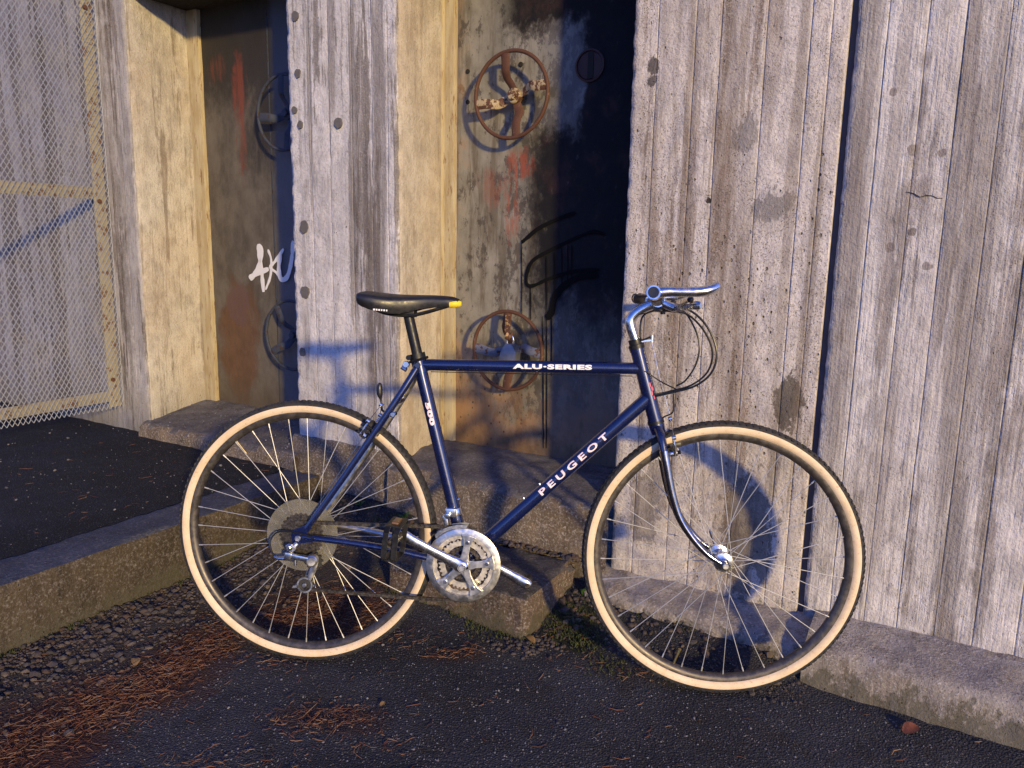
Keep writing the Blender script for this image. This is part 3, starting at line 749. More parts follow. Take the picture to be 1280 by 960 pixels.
# ------------------------------------------------------------------ expanded-metal fence panel, square to the wall
fa = -3.10
fence = thing('mesh_fence', 'diamond expanded-metal fence panel on a cream steel frame at the far left', 'fence', FM(fa, 0, 0))
g = G('galvanised_mesh'); v = g.co(); q = g.noise(v, 7, 5, .65)
MAT['mesh'] = g.out(g.mix(g.rng(q, .42, .62), (.24, .26, .32), (.26, .26, .26)), .55, metal=.15)
g = G('cream_bar_paint'); q = g.noise(g.co(), 26, 6, .68); c = g.mix(g.rng(q, .52, .6), (.27, .24, .18), (.13, .07, .04))
MAT['bar'] = g.out(c, .6, q, .002, .6)
mb = MB(); pw, ph = .0215, .0345; d1 = 1.45; zb, zt = .315, 2.6
ncol = int(d1 / pw); nrow = int((zt - zb) / ph * 2)
for cidx in range(ncol + 1):
    for sgn in (1,):
        k0 = len(mb.v)
        for r in range(nrow + 1):
            # one strand zig-zags between two columns of knuckles
            dpos = .004 + cidx * pw + (pw / 2 if r % 2 else 0) * sgn
            z = zb + r * ph / 2
            for (ox_, oy_) in ((-.0020, 0), (0, -.0021), (.0020, 0), (0, .0021)): mb.v.append((ox_, -(dpos + oy_), z))
        for r in range(nrow):
            for j in range(4): mb.f.append((k0 + r * 4 + j, k0 + r * 4 + (j + 1) % 4, k0 + (r + 1) * 4 + (j + 1) % 4, k0 + (r + 1) * 4 + j))
        k0 = len(mb.v)
        for r in range(nrow + 1):
            dpos = .004 + cidx * pw - (pw / 2 if r % 2 else 0) * sgn
            z = zb + r * ph / 2
            for (ox_, oy_) in ((-.0020, 0), (0, -.0021), (.0020, 0), (0, .0021)): mb.v.append((ox_ + .0004, -(max(.002, dpos) + oy_), z))
        for r in range(nrow):
            for j in range(4): mb.f.append((k0 + r * 4 + j, k0 + r * 4 + (j + 1) % 4, k0 + (r + 1) * 4 + (j + 1) % 4, k0 + (r + 1) * 4 + j))
stuff(link('diamond_mesh', mb.mesh('diamond_mesh', MAT['mesh'], False), fence))
for nm, c_, dm in [('frame_upright', (-.010, -.040, 1.46), (.008, .055, 2.28)), ('frame_upright', (-.010, -1.43, 1.46), (.008, .055, 2.28)),
                   ('frame_rail', (-.014, -.735, 1.285), (.008, 1.45, .050)), ('frame_rail', (-.014, -.735, .372), (.008, 1.45, .050)), ('frame_rail', (-.014, -.735, 2.5), (.008, 1.45, .05))]:
    mb = MB(); mb.box(c_, dm); link(nm, mb.mesh(nm, MAT['bar'], bevel=.0015), fence)
mb = MB(); mb.box((-.020, -1.43, 1.35), (.05, .05, 2.5)); link('fence_post', mb.mesh('fence_post', MAT['bar'], bevel=.003), fence)
for zz_ in (.45, 1.25, 2.05):
    for dd_ in (.05,):
        mb = MB(); mb.disc((.004, -dd_, zz_), .010, .008, (1, 0, 0), 6); link('bolt', mb.mesh('bolt', MAT['rust']), fence)

# ================================================================== BICYCLE  (local x = along the bike, y = up in its plane, z = towards the drive side)
yaw, lean = math.radians(5.35), math.radians(5.16)
BU = Vector((math.cos(yaw), -math.sin(yaw), 0)); BH = Vector((-math.sin(yaw), -math.cos(yaw), 0))
BV = Vector((0, 0, 1)) * math.cos(lean) - BH * math.sin(lean); BN = BH * math.cos(lean) + Vector((0, 0, 1)) * math.sin(lean)
RC = Vector((-.5262, 1.8966, .3535)); TR = .345
BM = Matrix.Identity(4)
broot = RC - BV * TR + BU * .53
for k in range(3): BM[k][0] = BU[k]; BM[k][1] = BV[k]; BM[k][2] = BN[k]; BM[k][3] = broot[k]
bike = thing('bicycle', 'dark blue diamond-frame bicycle with tan sidewall tyres leaning before the concrete pillars', 'bicycle', BM)
OFF = Vector((.53, -TR, 0))
def part(name, mb, mat, parent=None, smooth=True, bevel=0., ang=40):
    mb.v = [(x - OFF.x, y - OFF.y, z) for x, y, z in mb.v] if parent is None or not parent.get('wheel_local') else mb.v
    return link(name, mb.mesh(name, mat, smooth, bevel, ang), bike if parent is None else parent)

def simple(name, c, rough=.4, metal=0., coat=0., spec=.5, bump=0., var=.0, scale=60):
    g = G(name); v = g.co()
    if var:
        q = g.noise(v, scale, 4, .65); c = g.mix(g.rng(q, .35, .65), tuple(x * (1 - var) for x in c), tuple(min(1, x * (1 + var)) for x in c))
        rr = g.rng(q, .3, .7, rough * .8, min(1, rough * 1.25))
    else: rr = rough
    return g.out(c, rr, g.noise(v, scale * 4, 3) if bump else None, .0006, bump, metal, spec, coat, .06)
g = G('navy_paint'); v = g.co()
q = g.noise(v, 55, 4, .7); dust = g.rng(g.noise(v, 9, 4, .65), .5, .75)
c = g.mix(g.mul(dust, .10), (.0035, .009, .062), (.10, .10, .12))
c = g.mix(g.mul(g.rng(g.noise(v, 150, 3, .7), .70, .74), .7), c, (.16, .15, .15))
MAT['navy'] = g.out(c, g.rng(q, .3, .7, .22, .34), None, metal=.25, spec=.6, coat=1., coat_r=.05)
MAT['chrome'] = simple('dark_chrome', (.30, .30, .33), .14, 1., var=.10)
MAT['alu'] = simple('polished_aluminium', (.66, .66, .66), .24, 1., var=.10)
MAT['alu_matt'] = simple('brushed_aluminium', (.58, .57, .55), .38, 1., var=.12)
MAT['spoke'] = simple('spoke_steel', (.46, .455, .45), .5, .6)
MAT['black'] = simple('black_plastic', (.012, .012, .014), .35, var=.15)
MAT['black_matt'] = simple('black_alloy', (.016, .016, .017), .42, .4, var=.2)
MAT['cable'] = simple('cable_housing', (.010, .010, .011), .35)
MAT['rubber'] = simple('tyre_rubber', (.020, .019, .020), .75, var=.35, bump=.5, scale=40)
g = G('tan_sidewall'); v = g.co(); q = g.noise(v, 14, 5, .68); q2 = g.noise(v, 120, 3, .6)
c = g.mix(g.rng(q, .35, .68), (.68, .54, .38), (.58, .44, .28)); c = g.mix(g.mul(g.rng(q2, .58, .72), .4), c, (.28, .16, .08))
MAT['tan'] = g.out(c, .62, q2, .0005, .4)
MAT['rim'] = simple('grey_anodised_rim', (.085, .075, .068), .42, .6, var=.25)
MAT['steel_dark'] = simple('oily_steel', (.10, .085, .07), .42, .8, var=.4, scale=150)
MAT['saddle'] = simple('black_vinyl', (.012, .012, .015), .40, var=.15, bump=.15, scale=90)
MAT['yellow'] = simple('yellow_vinyl', (.75, .52, .02), .45)
MAT['white'] = simple('white_print', (.78, .76, .78), .45)
MAT['pinkwhite'] = simple('faded_white_print', (.80, .66, .70), .45, var=.08)
MAT['red_print'] = simple('red_print', (.55, .10, .16), .45)
MAT['cream_plastic'] = simple('cream_plastic', (.42, .36, .22), .4)
MAT['gold'] = simple('brass_finish', (.62, .45, .16), .3, 1.)
g = G('smoky_spoke_guard'); v = g.co(); q = g.noise(v, 20, 4, .6)
m_ = g.out(g.mix(g.rng(q, .35, .65), (.15, .145, .125), (.22, .21, .18)), .3, spec=.5); g.b.inputs['Alpha'].default_value = .5
MAT['guard'] = m_

# ---- frame
frame = bpy.data.objects.new('frame', None)
BBc = Vector((.420, -.050, 0)); SC = Vector((.288, .452, 0)); HT0 = Vector((.8305, .500, 0)); HT1 = Vector((.8815, .328, 0))
HJ1 = Vector((.8425, .4535, 0)); HJ2 = Vector((.8635, .383, 0))
mb = MB(); mb.tube([BBc + Vector((0, 0, -.034)), BBc + Vector((0, 0, .034))], .0215, 24)
frame = part('frame', mb, MAT['navy'])       # bottom-bracket shell carries the tubes as sub-parts
frame['label'] = 'navy diamond frame'
def fpart(name, mb, mat, **k):
    o = part(name, mb, mat, None, **k); o.parent = frame; return o
tt = fpart('top_tube', MB().tube([(.296, .4450, 0), tuple(HJ1)], .0148, 20), MAT['navy'])
dt = fpart('down_tube', MB().tube([tuple(BBc + Vector((.01, .012, 0))), tuple(HJ2)], .0170, 20), MAT['navy'])
st_ = fpart('seat_tube', MB().tube([tuple(BBc), tuple(SC + Vector((-.002, .008, 0)))], .0160, 20), MAT['navy'])
mb = MB(); mb.tube([HT0, HT1], .0178, 24)
for p in (HT0, HT1):
    dv = (HT1 - HT0).normalized(); mb.tube([p - dv * .004, p + dv * .004], .0192, 24)
ht = fpart('head_tube', mb, MAT['navy'])
for s, mt in ((1, MAT['navy']), (-1, MAT['alu_matt'])):  # far stays in silver: sun reflection on the navy paint put into the material
    pts = catmull([(.287, .436, s * .019), (.240, .355, s * .036), (.150, .215, s * .049), (.060, .080, s * .061), (.022, .026, s * .063)], 6)
    fpart('seat_stay', MB().tube(pts, [.0095 - .002 * i / len(pts) for i in range(len(pts))], 14), mt)
    pts = catmull([(.405, -.048, s * .022), (.335, -.040, s * .036), (.25, -.022, s * .047), (.14, -.006, s * .058), (.05, .002, s * .063), (.012, .005, s * .063)], 6)
    fpart('chain_stay', MB().tube(pts, [.0125 - .004 * i / len(pts) for i in range(len(pts))], 14, flat=.85), mt)
    poly = [(-.018, .008), (-.014, .020), (.008, .030), (.030, .040), (.036, .030), (.022, .010), (.040, .004), (.040, -.008), (.010, -.012), (-.004, -.028), (-.016, -.026), (-.014, -.008)]
    fpart('dropout', MB().prism(poly, s * .063 - .003, s * .063 + .003), MAT['navy'], smooth=False, bevel=.001)
mb = MB(); mb.tube([(.24, .352, -.035), (.236, .349, .035)], .007, 12); fpart('stay_bridge', mb, MAT['navy'])
# seat cluster lug and chromed tube ends
dv = (SC - BBc).normalized()
mb = MB(); mb.tube([SC - dv * .028, SC + dv * .010], .0190, 22); mb.tube([(.287, .440, -.020), (.287, .440, .020)], .0095, 14); mb.disc((.290, .444, .021), .0075, .006)
fpart('seat_lug', mb, MAT['navy'])

def text_mesh(txt, size, sx, bold=.0, space=1.12):
    cu = bpy.data.curves.new('txt', 'FONT'); cu.body = txt; cu.size = size; cu.offset = bold; cu.space_character = space; cu.resolution_u = 3
    ob = bpy.data.objects.new('txt', cu); col.objects.link(ob)
    dg = bpy.context.evaluated_depsgraph_get(); me = bpy.data.meshes.new_from_object(ob.evaluated_get(dg))
    bpy.data.objects.remove(ob); bpy.data.curves.remove(cu)
    bm = bmesh.new(); bm.from_mesh(me); bpy.data.meshes.remove(me)
    ys_ = [v.co.y for v in bm.verts]; y0, y1 = min(ys_), max(ys_)
    for i in range(1, 7):
        bmesh.ops.bisect_plane(bm, geom=bm.verts[:] + bm.edges[:] + bm.faces[:], plane_co=(0, y0 + (y1 - y0) * i / 7, 0), plane_no=(0, 1, 0))
    x0 = min(v.co.x for v in bm.verts); x1 = max(v.co.x for v in bm.verts)
    for v in bm.verts: v.co.x = (v.co.x - x0) / (x1 - x0); v.co.y = (v.co.y - (y0 + y1) / 2)
    vs_ = [tuple(v.co) for v in bm.verts]; bm.verts.index_update(); fs_ = [tuple(v.index for v in f.verts) for f in bm.faces]; h = y1 - y0; bm.free()
    return vs_, fs_, h
def decal(name, txt, p, q, R, height, mat, tube_o, centre=0., bold=.004, space=1.12):
    """print wrapped round a tube: starts at p, ends at q on the tube axis; centre = angle on the drive side"""
    vs_, fs_, h = text_mesh(txt, .1, 1, bold, space); p, q = Vector(p), Vector(q); L = (q - p).length; t = (q - p).normalized()
    zz = Vector((0, 0, 1)); up = zz.cross(t)
    mb = MB()
    for x, y, _ in vs_:
        a = centre + (y / h * height) / R
        mb.v.append(tuple(p + t * (x * L) + (zz * math.cos(a) + up * math.sin(a)) * (R + .0006)))
    mb.f = fs_
    o = part(name, mb, mat, None, smooth=False); o.parent = frame; return o
decal('lettering', 'ALU\u00b7SERIES', (.527, .4475, 0), (.722, .4512, 0), .0148, .0125, MAT['white'], tt, math.radians(8), .0055)
d0, d1_ = Vector(BBc + Vector((.01, .012, 0))), HJ2
decal('lettering', 'PEUGEOT', d0.lerp(d1_, .405), d0.lerp(d1_, .775), .0170, .0165, MAT['pinkwhite'], dt, math.radians(6), .003, 1.5)
decal('lettering', '500', BBc.lerp(SC, .800), BBc.lerp(SC, .685), .0160, .0125, MAT['pinkwhite'], st_, math.radians(0), .006)
mb = MB()
for (u_, a_, w_) in ((.50, -5, .004), (.56, 5, .006), (.62, -6, .004), (.68, 4, .003)):
    p = HT0.lerp(HT1, u_); a = math.radians(a_ + 30)
    t_ = (HT1 - HT0).normalized(); sd = Vector((-t_.y, t_.x, 0)); pos = p + (Vector((0, 0, 1)) * math.cos(a) + sd * math.sin(a)) * .0180
    mb.bar(pos - t_ * .005, pos + t_ * .005, w_, .0012, tuple((pos - p).normalized()))
fpart('head_badge', mb, MAT['red_print'], smooth=False)
for u_, nm in ((.335, 'bottle_boss'), (.425, 'bottle_boss')):
    p = d0.lerp(d1_, u_); mb = MB(); t_ = (d1_ - d0).normalized(); up = Vector((-t_.y, t_.x, 0)); mb.disc(p + up * .018, .004, .005, tuple(up), 10); fpart(nm, mb, MAT['alu'])
for u_ in (.16, .30):
    p = BBc.lerp(SC, u_); mb = MB(); t_ = (SC - BBc).normalized(); up = Vector((t_.y, -t_.x, 0)); mb.disc(p + up * .0175, .004, .005, tuple(up), 10); fpart('bottle_boss', mb, MAT['alu'])
# cable along the underside of the top tube and its stops
fpart('gear_cable', MB().tube([(.32, .428, .004), (.82, .4345, .004)], .0012, 6), MAT['cable'])

# ---- seat post, clamp, saddle
mb = MB(); mb.tube([SC - dv * .03, Vector((.2625, .556, 0)), Vector((.2605, .566, 0))], .0132, 20)
part('seat_post', mb, MAT['black_matt'])
mb = MB(); mb.lathe([(.0165, -.008), (.0205, -.008), (.0205, .008), (.0165, .008)], tuple(SC + dv * .013), 24, True, tuple(dv))
mb.tube([SC + dv * .013 + Vector((-.018, -.002, -.022)), SC + dv * .013 + Vector((-.018, -.002, .024))], .0065, 12)
cl = part('seat_clamp', mb, MAT['black_matt'])
mb = MB(); lv = catmull([(.272, .452, .028), (.286, .4555, .032), (.302, .461, .032), (.318, .4665, .030)], 5); mb.tube(lv, [.006, .0065, .0065, .006] * 4, 10, True, .55)
mb2 = MB(); mb2.disc((.2655, .449, .030), .0085, .010)
o = part('clamp_lever', mb, MAT['black_matt']); o.parent = cl
o = part('clamp_nut', MB().disc((.262, .446, .026), .0085, .012).tube([(.258, .442, .018), (.252, .436, .022), (.262, .432, .024)], .006, 8), MAT['alu']); o.parent = cl
# saddle: lofted sections across the width
sec = [  # s, half width, top, crown drop at edge, skirt bottom
    (.130, .050, .6145, .006, .600), (.134, .066, .6225, .008, .594), (.145, .072, .6245, .010, .587), (.165, .073, .6235, .012, .580), (.190, .069, .6210, .013, .5745), (.215, .060, .6190, .013, .5705), (.240, .048, .6180, .012, .5710),
    (.265, .036, .6178, .011, .5765), (.290, .029, .6180, .010, .5835), (.320, .025, .6182, .009, .5885), (.350, .022, .6175, .009, .5905), (.372, .0195, .6155, .008, .5910), (.386, .015, .6110, .007, .5930), (.393, .007, .6050, .003, .5975)]
N = 21; mb = MB()
sec = [(.393 - (.393 - s) * .962, w, top + .001, cd, bot) for s, w, top, cd, bot in sec]
for (s, w, top, cd, bot) in sec:
    for j in range(N):
        u_ = -1 + 2 * j / (N - 1); e = abs(u_)
        if e < .62: z_ = w * .92 * u_ / .62; y_ = top - cd * (e / .62) ** 2
        else:
            k_ = (e - .62) / .38; z_ = math.copysign(w * (.92 + .08 * math.sin(k_ * math.pi * .6) - .16 * k_ * k_), u_); y_ = top - cd - (top - cd - bot) * k_ ** 1.1
        mb.v.append((s, y_, z_))
for i in range(len(sec) - 1):
    for j in range(N - 1): mb.f.append((i * N + j, (i + 1) * N + j, (i + 1) * N + j + 1, i * N + j + 1))
mb.f.append(tuple(range(N))); mb.f.append(tuple((len(sec) - 1) * N + j for j in reversed(range(N))))
k = len(mb.v)    # underside
for (s, w, top, cd, bot) in sec: mb.v += [(s, bot + .004, -w * .8), (s, bot + .008, 0), (s, bot + .004, w * .8)]
for i in range(len(sec) - 1):
    for j in range(2): mb.f.append((k + i * 3 + j, k + i * 3 + j + 1, k + (i + 1) * 3 + j + 1, k + (i + 1) * 3 + j))
sad = part('saddle', mb, MAT['saddle'], ang=60)
mb = MB()
for s in (-1, 1): mb.tube(catmull([(.165, .590, s * .030), (.20, .572, s * .022), (.25, .566, s * .0215), (.29, .572, s * .020), (.37, .596, s * .008)], 5), .0036, 8)
o = part('saddle_rail', mb, MAT['black_matt']); o.parent = sad
mb = MB(); mb.box((.2605, .571, 0), (.036, .016, .040)); o = part('saddle_clamp', mb, MAT['black_matt'], bevel=.003); o.parent = sad
mb = MB()   # yellow nose patch over the tip
for i, (s, w, top, bot) in enumerate([(.366, .0206, .6068, .5890), (.374, .0203, .6075, .5897), (.383, .0175, .6080, .5905), (.390, .0122, .6070, .5925), (.3945, .0075, .6050, .5950)]):
    for j in range(9):
        a = -math.pi / 2 + math.pi * j / 8
        mb.v.append((s + .004 * (j - 4) * 0, (top + bot) / 2 + (top - bot) / 2 * math.sin(a), w * (.55 + .45 * math.cos(a))))
for i in range(4):
    for j in range(8): mb.f.append((i * 9 + j, (i + 1) * 9 + j, (i + 1) * 9 + j + 1, i * 9 + j + 1))
o = part('nose_patch', mb, MAT['yellow']); o.parent = sad
# small white maker's print on the skirt, too small to read: plain dashes
mb = MB()
for i_, w_ in enumerate((.005, .0035, .004, .003, .004, .003)): mb.box((.190 + i_ * .0058, .5795 - i_ * .0003, .0650 - i_ * .0016), (w_, .0042, .0012))
o = part('saddle_print', mb, MAT['white'], smooth=False); o.parent = sad

# ---- fork
mb = MB(); dvh = (HT1 - HT0).normalized()
c0 = HT1 + dvh * .004
mb.tube([c0, c0 + dvh * .010, c0 + dvh * .030], [.0185, .0195, .017], 22)
fork = part('fork', mb, MAT['navy'])
for s in (1, -1):
    top_ = c0 + dvh * .016
    up_pts = catmull([tuple(top_ + Vector((0, 0, s * .010))), (.8935, .296, s * .030), (.8965, .283, s * .039), (.9015, .2585, s * .045)], 5)
    o = part('fork_crown', MB().tube(up_pts, .0120, 16, flat=.85), MAT['navy']); o.parent = fork
    pts = catmull([(.9012, .2600, s * .045), (.9075, .2290, s * .047), (.9220, .1640, s * .049), (.9420, .1050, s * .050), (.9720, .0580, s * .0505), (1.0100, .0170, s * .051), (1.0480, -.0080, s * .052)], 7)
    o = part('fork_blade', MB().tube(pts, [.0118 - .0052 * (i / len(pts)) ** 1.2 for i in range(len(pts))], 18), MAT['chrome']); o.parent = fork
    poly = [(1.036, -.004), (1.048, .002), (1.064, .003), (1.070, -.010), (1.063, -.022), (1.052, -.022), (1.042, -.014)]
    o = part('fork_end', MB().prism(poly, s * .052 - .003, s * .052 + .003), MAT['chrome'], smooth=False, bevel=.001); o.parent = fork
# headset cups
hs = part('headset', MB().tube([HT0 - dvh * .002, HT0 - dvh * .012, HT0 - dvh * .013, HT0 - dvh * .026], [.0195, .0195, .0165, .0165], 22), MAT['black_matt'])
o = part('headset_race', MB().tube([HT1 + dvh * .002, HT1 + dvh * .009], .0205, 22), MAT['black_matt']); o.parent = hs
mb = MB(); hp = HT0 - dvh * .020
mb.bar(hp + Vector((.012, .001, 0)), hp + Vector((.042, .005, 0)), .016, .004, (0, 1, 0)); mb.tube([hp + Vector((.040, .000, 0)), hp + Vector((.040, .016, 0))], .005, 10)
o = part('cable_hanger', mb, MAT['alu']); o.parent = hs

# ---- stem, bar, horns, grips, levers, cables
ST = catmull([tuple(HT0 - dvh * .012), (.8235, .526, 0), (.8130, .555, 0), (.8115, .5715, 0), (.8230, .588, 0), (.8450, .603, 0), (.8680, .6120, 0)], 7)
stem = part('stem', MB().tube(ST, [.0125 if i < 10 else .0128 for i in range(len(ST))], 20), MAT['alu'])
BC = Vector((.876, .613, 0))
mb = MB(); mb.tube([BC + Vector((0, 0, -.020)), BC + Vector((0, 0, .020))], .0175, 22); o = part('stem_clamp', mb, MAT['alu']); o.parent = stem
o = part('stem_bolt', MB().disc(BC + Vector((.012, -.020, 0)), .006, .012, (0, 1, 0), 10), MAT['black_matt']); o.parent = stem
HE = .265
def barpt(o_):   # point on the swept, slightly raised bar
    q = abs(o_) / HE; return Vector((.876 - .035 * q ** 1.15, .613 + .018 * q, o_))
mb = MB(); mb.tube([barpt(-HE + 2 * HE * i / 40) for i in range(41)], .0111, 16); hb = part('handlebar', mb, MAT['alu'])
for s in (1, -1):
    e = barpt(s * HE)
    mb = MB(); mb.tube([barpt(s * .105), barpt(s * .11), barpt(s * .17), barpt(s * .228), barpt(s * .232)], [.013, .0155, .0150, .0158, .0135], 18); o = part('grip', mb, MAT['black']); o.parent = hb
    t_ = (barpt(s * HE) - barpt(s * (HE - .02))).normalized()
    mb = MB(); mb.lathe([(.0108, -.013), (.0150, -.013), (.0158, -.009), (.0158, .009), (.0150, .013), (.0108, .013)], tuple(e - t_ * .013), 26, True, tuple(t_))
    path = catmull([tuple(e + Vector((.010, .000, -s * .014))), (e.x + .030, e.y + .0025, e.z - s * .013), (e.x + .065, e.y + .003, e.z - s * .013), (e.x + .098, e.y + .0045, e.z - s * .014), (e.x + .120, e.y + .010, e.z - s * .019), (e.x + .136, e.y + .0185, e.z - s * .028)], 6)
    nP = len(path); rad = [.0125 - .0022 * min(1, i / 8) + .0006 * math.sin(i / nP * 3) for i in range(nP)]
    rad[-1] = .0075; mb.tube(path, rad, 18)
    ho = part('bar_end', mb, MAT['alu'])
    pl_ = MB().disc(e + t_ * .001, .0116, .006, tuple(t_), 20); o = part('bar_end_plug', pl_, MAT['black']); o.parent = ho
    mb = MB()
    for i_ in range(9): mb.box((e.x + .046 + i_ * .0036, e.y + .0075, e.z - s * .013 + s * .0098), (.0022, .0036, .001))
    if s == 1: o = part('bar_end_print', mb, MAT['steel_dark'], smooth=False); o.parent = ho
    # brake lever with its bracket
    bp = barpt(s * .088)
    mb = MB(); mb.lathe([(.0112, -.010), (.0165, -.010), (.0165, .010), (.0112, .010)], tuple(bp), 20, True, (0, 0, 1))
    mb.tube(catmull([tuple(bp + Vector((.010, -.006, 0))), tuple(bp + Vector((.030, -.014, s * .004))), tuple(bp + Vector((.044, -.018, s * .010)))], 4), [.011, .011, .010, .010, .010, .010, .010, .009, .008], 12)
    lb = part('brake_lever', mb, MAT['alu'])
    mb = MB(); lp = catmull([tuple(bp + Vector((.040, -.015, s * .010))), tuple(bp + Vector((.054, -.016, s * .035))), tuple(bp + Vector((.062, -.015, s * .075))), tuple(bp + Vector((.068, -.012, s * .110))), tuple(bp + Vector((.080, -.012, s * .128)))], 5)
    mb.tube(lp, [.0085, .0085, .008, .008, .0078, .0078, .0078, .0075, .0075, .0075, .0075, .0075, .0078, .008, .0085, .009, .0092, .0095, .0095, .009, .006], 12, True, .62, upv=(0, 1, 0)); o = part('lever_blade', mb, MAT['alu']); o.parent = lb
    mb = MB(); mb.tube([tuple(bp + Vector((.030, -.016, -s * .004))), tuple(bp + Vector((.036, -.018, -s * .030)))], .0065, 12); o = part('barrel_adjuster', mb, MAT['cream_plastic']); o.parent = lb
    # thumb shifter
    sp_ = barpt(s * .062)
    mb = MB(); mb.disc(sp_ + Vector((.006, -.017, 0)), .0165, .014, (0.1, 1, 0), 20); mb.lathe([(.0112, -.007), (.0145, -.007), (.0145, .007), (.0112, .007)], tuple(sp_), 18, True, (0, 0, 1))
    sh = part('thumb_shifter', mb, MAT['black'])
    mb = MB(); q_ = catmull([tuple(sp_ + Vector((.010, -.014, s * .004))), tuple(sp_ + Vector((.040, -.012, s * .050))), tuple(sp_ + Vector((.058, .001, s * .100)))], 5); mb.tube(q_, .0035, 8)
    o = part('shift_lever', mb, MAT['alu']); o.parent = sh
    mb = MB(); mb.lathe([(1e-4, -.0075), (.0045, -.006), (.0072, -.002), (.0072, .002), (.0045, .006), (1e-4, .0075)], tuple(sp_ + Vector((.061, .003, s * .104))), 14); o = part('lever_knob', mb, MAT['black']); o.parent = sh

cab = lambda name, pts, r=.0024, mat='cable': part(name, MB().tube(catmull(pts, 7), r, 8), MAT[mat])
bp = barpt(.088)
cab('cable', [tuple(bp + Vector((.034, -.018, -.03))), (.945, .597, .060), (.985, .560, .070), (1.008, .505, .075), (1.000, .455, .070), (.965, .420, .055), (.915, .400, .030), (.878, .388, .012)], .0026)
cab('cable', [tuple(barpt(.062) + Vector((.020, -.022, .0))), (.938, .589, .055), (.978, .552, .062), (1.000, .503, .065), (.992, .455, .060), (.958, .421, .045), (.910, .402, .022), (.874, .392, .018)], .0024)
cab('cable', [tuple(barpt(-.062) + Vector((.018, -.022, .0))), (.930, .598, .02), (.958, .560, .040), (.972, .515, .048), (.966, .470, .045), (.945, .432, .040), (.925, .417, .034)], .0022)
cab('cable', [tuple(barpt(-.088) + Vector((.034, -.018, .03))), (.858, .592, -.02), (.838, .578, .012), (.834, .548, .016), (.838, .524, .010), tuple(HT0 - dvh * .020 + Vector((.040, .014, 0)))], .0024)
cab('brake_wire', [tuple(HT0 - dvh * .020 + Vector((.040, -.002, 0))), (.8905, .420, .004), (.9160, .340, .004)], .0009, 'alu')
cab('cable', [(.926, .408, .03), (.890, .424, .018), (.858, .444, .017), (.846, .449, .016)], .0016)
# reflector bracket wire in front of the fork crown
cab('bracket_wire', [(.922, .395, .004), (.9235, .365, .004), (.9225, .350, .004), (.914, .343, .004), (.903, .338, .004), (.899, .334, .004)], .0019)

# ---- cantilever brakes
def cantilever(base, up, fwd, nm):
    """two arms on the stay/blade bosses, straddle wire over the tyre"""
    base, up, fwd = Vector(base), Vector(up).normalized(), Vector(fwd).normalized()
    root = None
    for s in (1, -1):
        b = base + Vector((0, 0, s * .040))
        mb = MB(); mb.disc(b + fwd * .010, .0085, .018, tuple(fwd), 14)
        mb.tube(catmull([tuple(b + fwd * .012 - up * .002), tuple(b + fwd * .014 + up * .014 + Vector((0, 0, s * .012))), tuple(b + fwd * .014 + up * .040 + Vector((0, 0, s * .016)))], 5), [.008, .008, .0075, .007, .0065, .006, .006, .0055, .005, .0045, .004], 10, True, .7)
        if root is None: o = part(nm, mb, MAT['alu']); root = o
        else: o = part('brake_arm', mb, MAT['alu']); o.parent = root
        mb = MB(); mb.disc(b + fwd * .023, .0055, .008, tuple(fwd), 6); o = part('pivot_bolt', mb, MAT['black_matt']); o.parent = root
        mb = MB(); pc = b + fwd * .006 + up * .016 + Vector((0, 0, -s * .018)); tg = up.cross(Vector((0, 0, 1))).normalized(); mb.box(pc, (.052, .010, .010), Matrix((tg, Vector((0, 0, 1)).cross(tg), Vector((0, 0, 1)))).transposed()); mb.tube([pc, pc + Vector((0, 0, s * .028))], .0035, 8)
        o = part('brake_pad', mb, MAT['black'], bevel=.002); o.parent = root
        mb = MB(); mb.disc(b + fwd * .016 + up * .040 + Vector((0, 0, s * .016)), .0058, .010, tuple(fwd), 10); o = part('cable_anchor', mb, MAT['alu']); o.parent = root
    top = base + up * .078 + fwd * .020
    mb = MB(); mb.tube([base + fwd * .016 + up * .040 + Vector((0, 0, .056)), top, base + fwd * .016 + up * .040 + Vector((0, 0, -.056))], .0009, 6); o = part('straddle_wire', mb, MAT['alu']); o.parent = root
    mb = MB(); mb.disc(top, .006, .009, tuple(fwd), 10); o = part('straddle_yoke', mb, MAT['alu']); o.parent = root
    return root
cantilever((.915, .252, 0), (-.22, .975, 0), (.975, .22, 0), 'front_brake')
cantilever((.168, .262, 0), (.54, .84, 0), (-.84, .54, 0), 'rear_brake')
part('brake_wire', MB().tube([(.2165, .336, 0), (.262, .405, .012), (.272, .432, .014)], .001, 6), MAT['alu'])
mb = MB(); mb.tube(catmull([(.187, .322, -.030), (.1845, .345, -.030), (.181, .362, -.030), (.180, .380, -.030), (.181, .392, -.030)], 4), [.003] * 6 + [.0045, .0065, .0075, .0078, .0078, .0078, .0075, .0068, .006, .005, .003], 12)
part('reflector_stalk', mb, MAT['black'])
part('stay_clip', MB().tube([(.187, .322, -.030), (.205, .315, -.01), (.222, .318, .02)], .003, 8), MAT['black'])
part('stay_bolt', MB().disc((.236, .322, .048), .006, .010).tube([(.228, .318, .042), (.244, .326, .046)], .0045, 8), MAT['alu'])

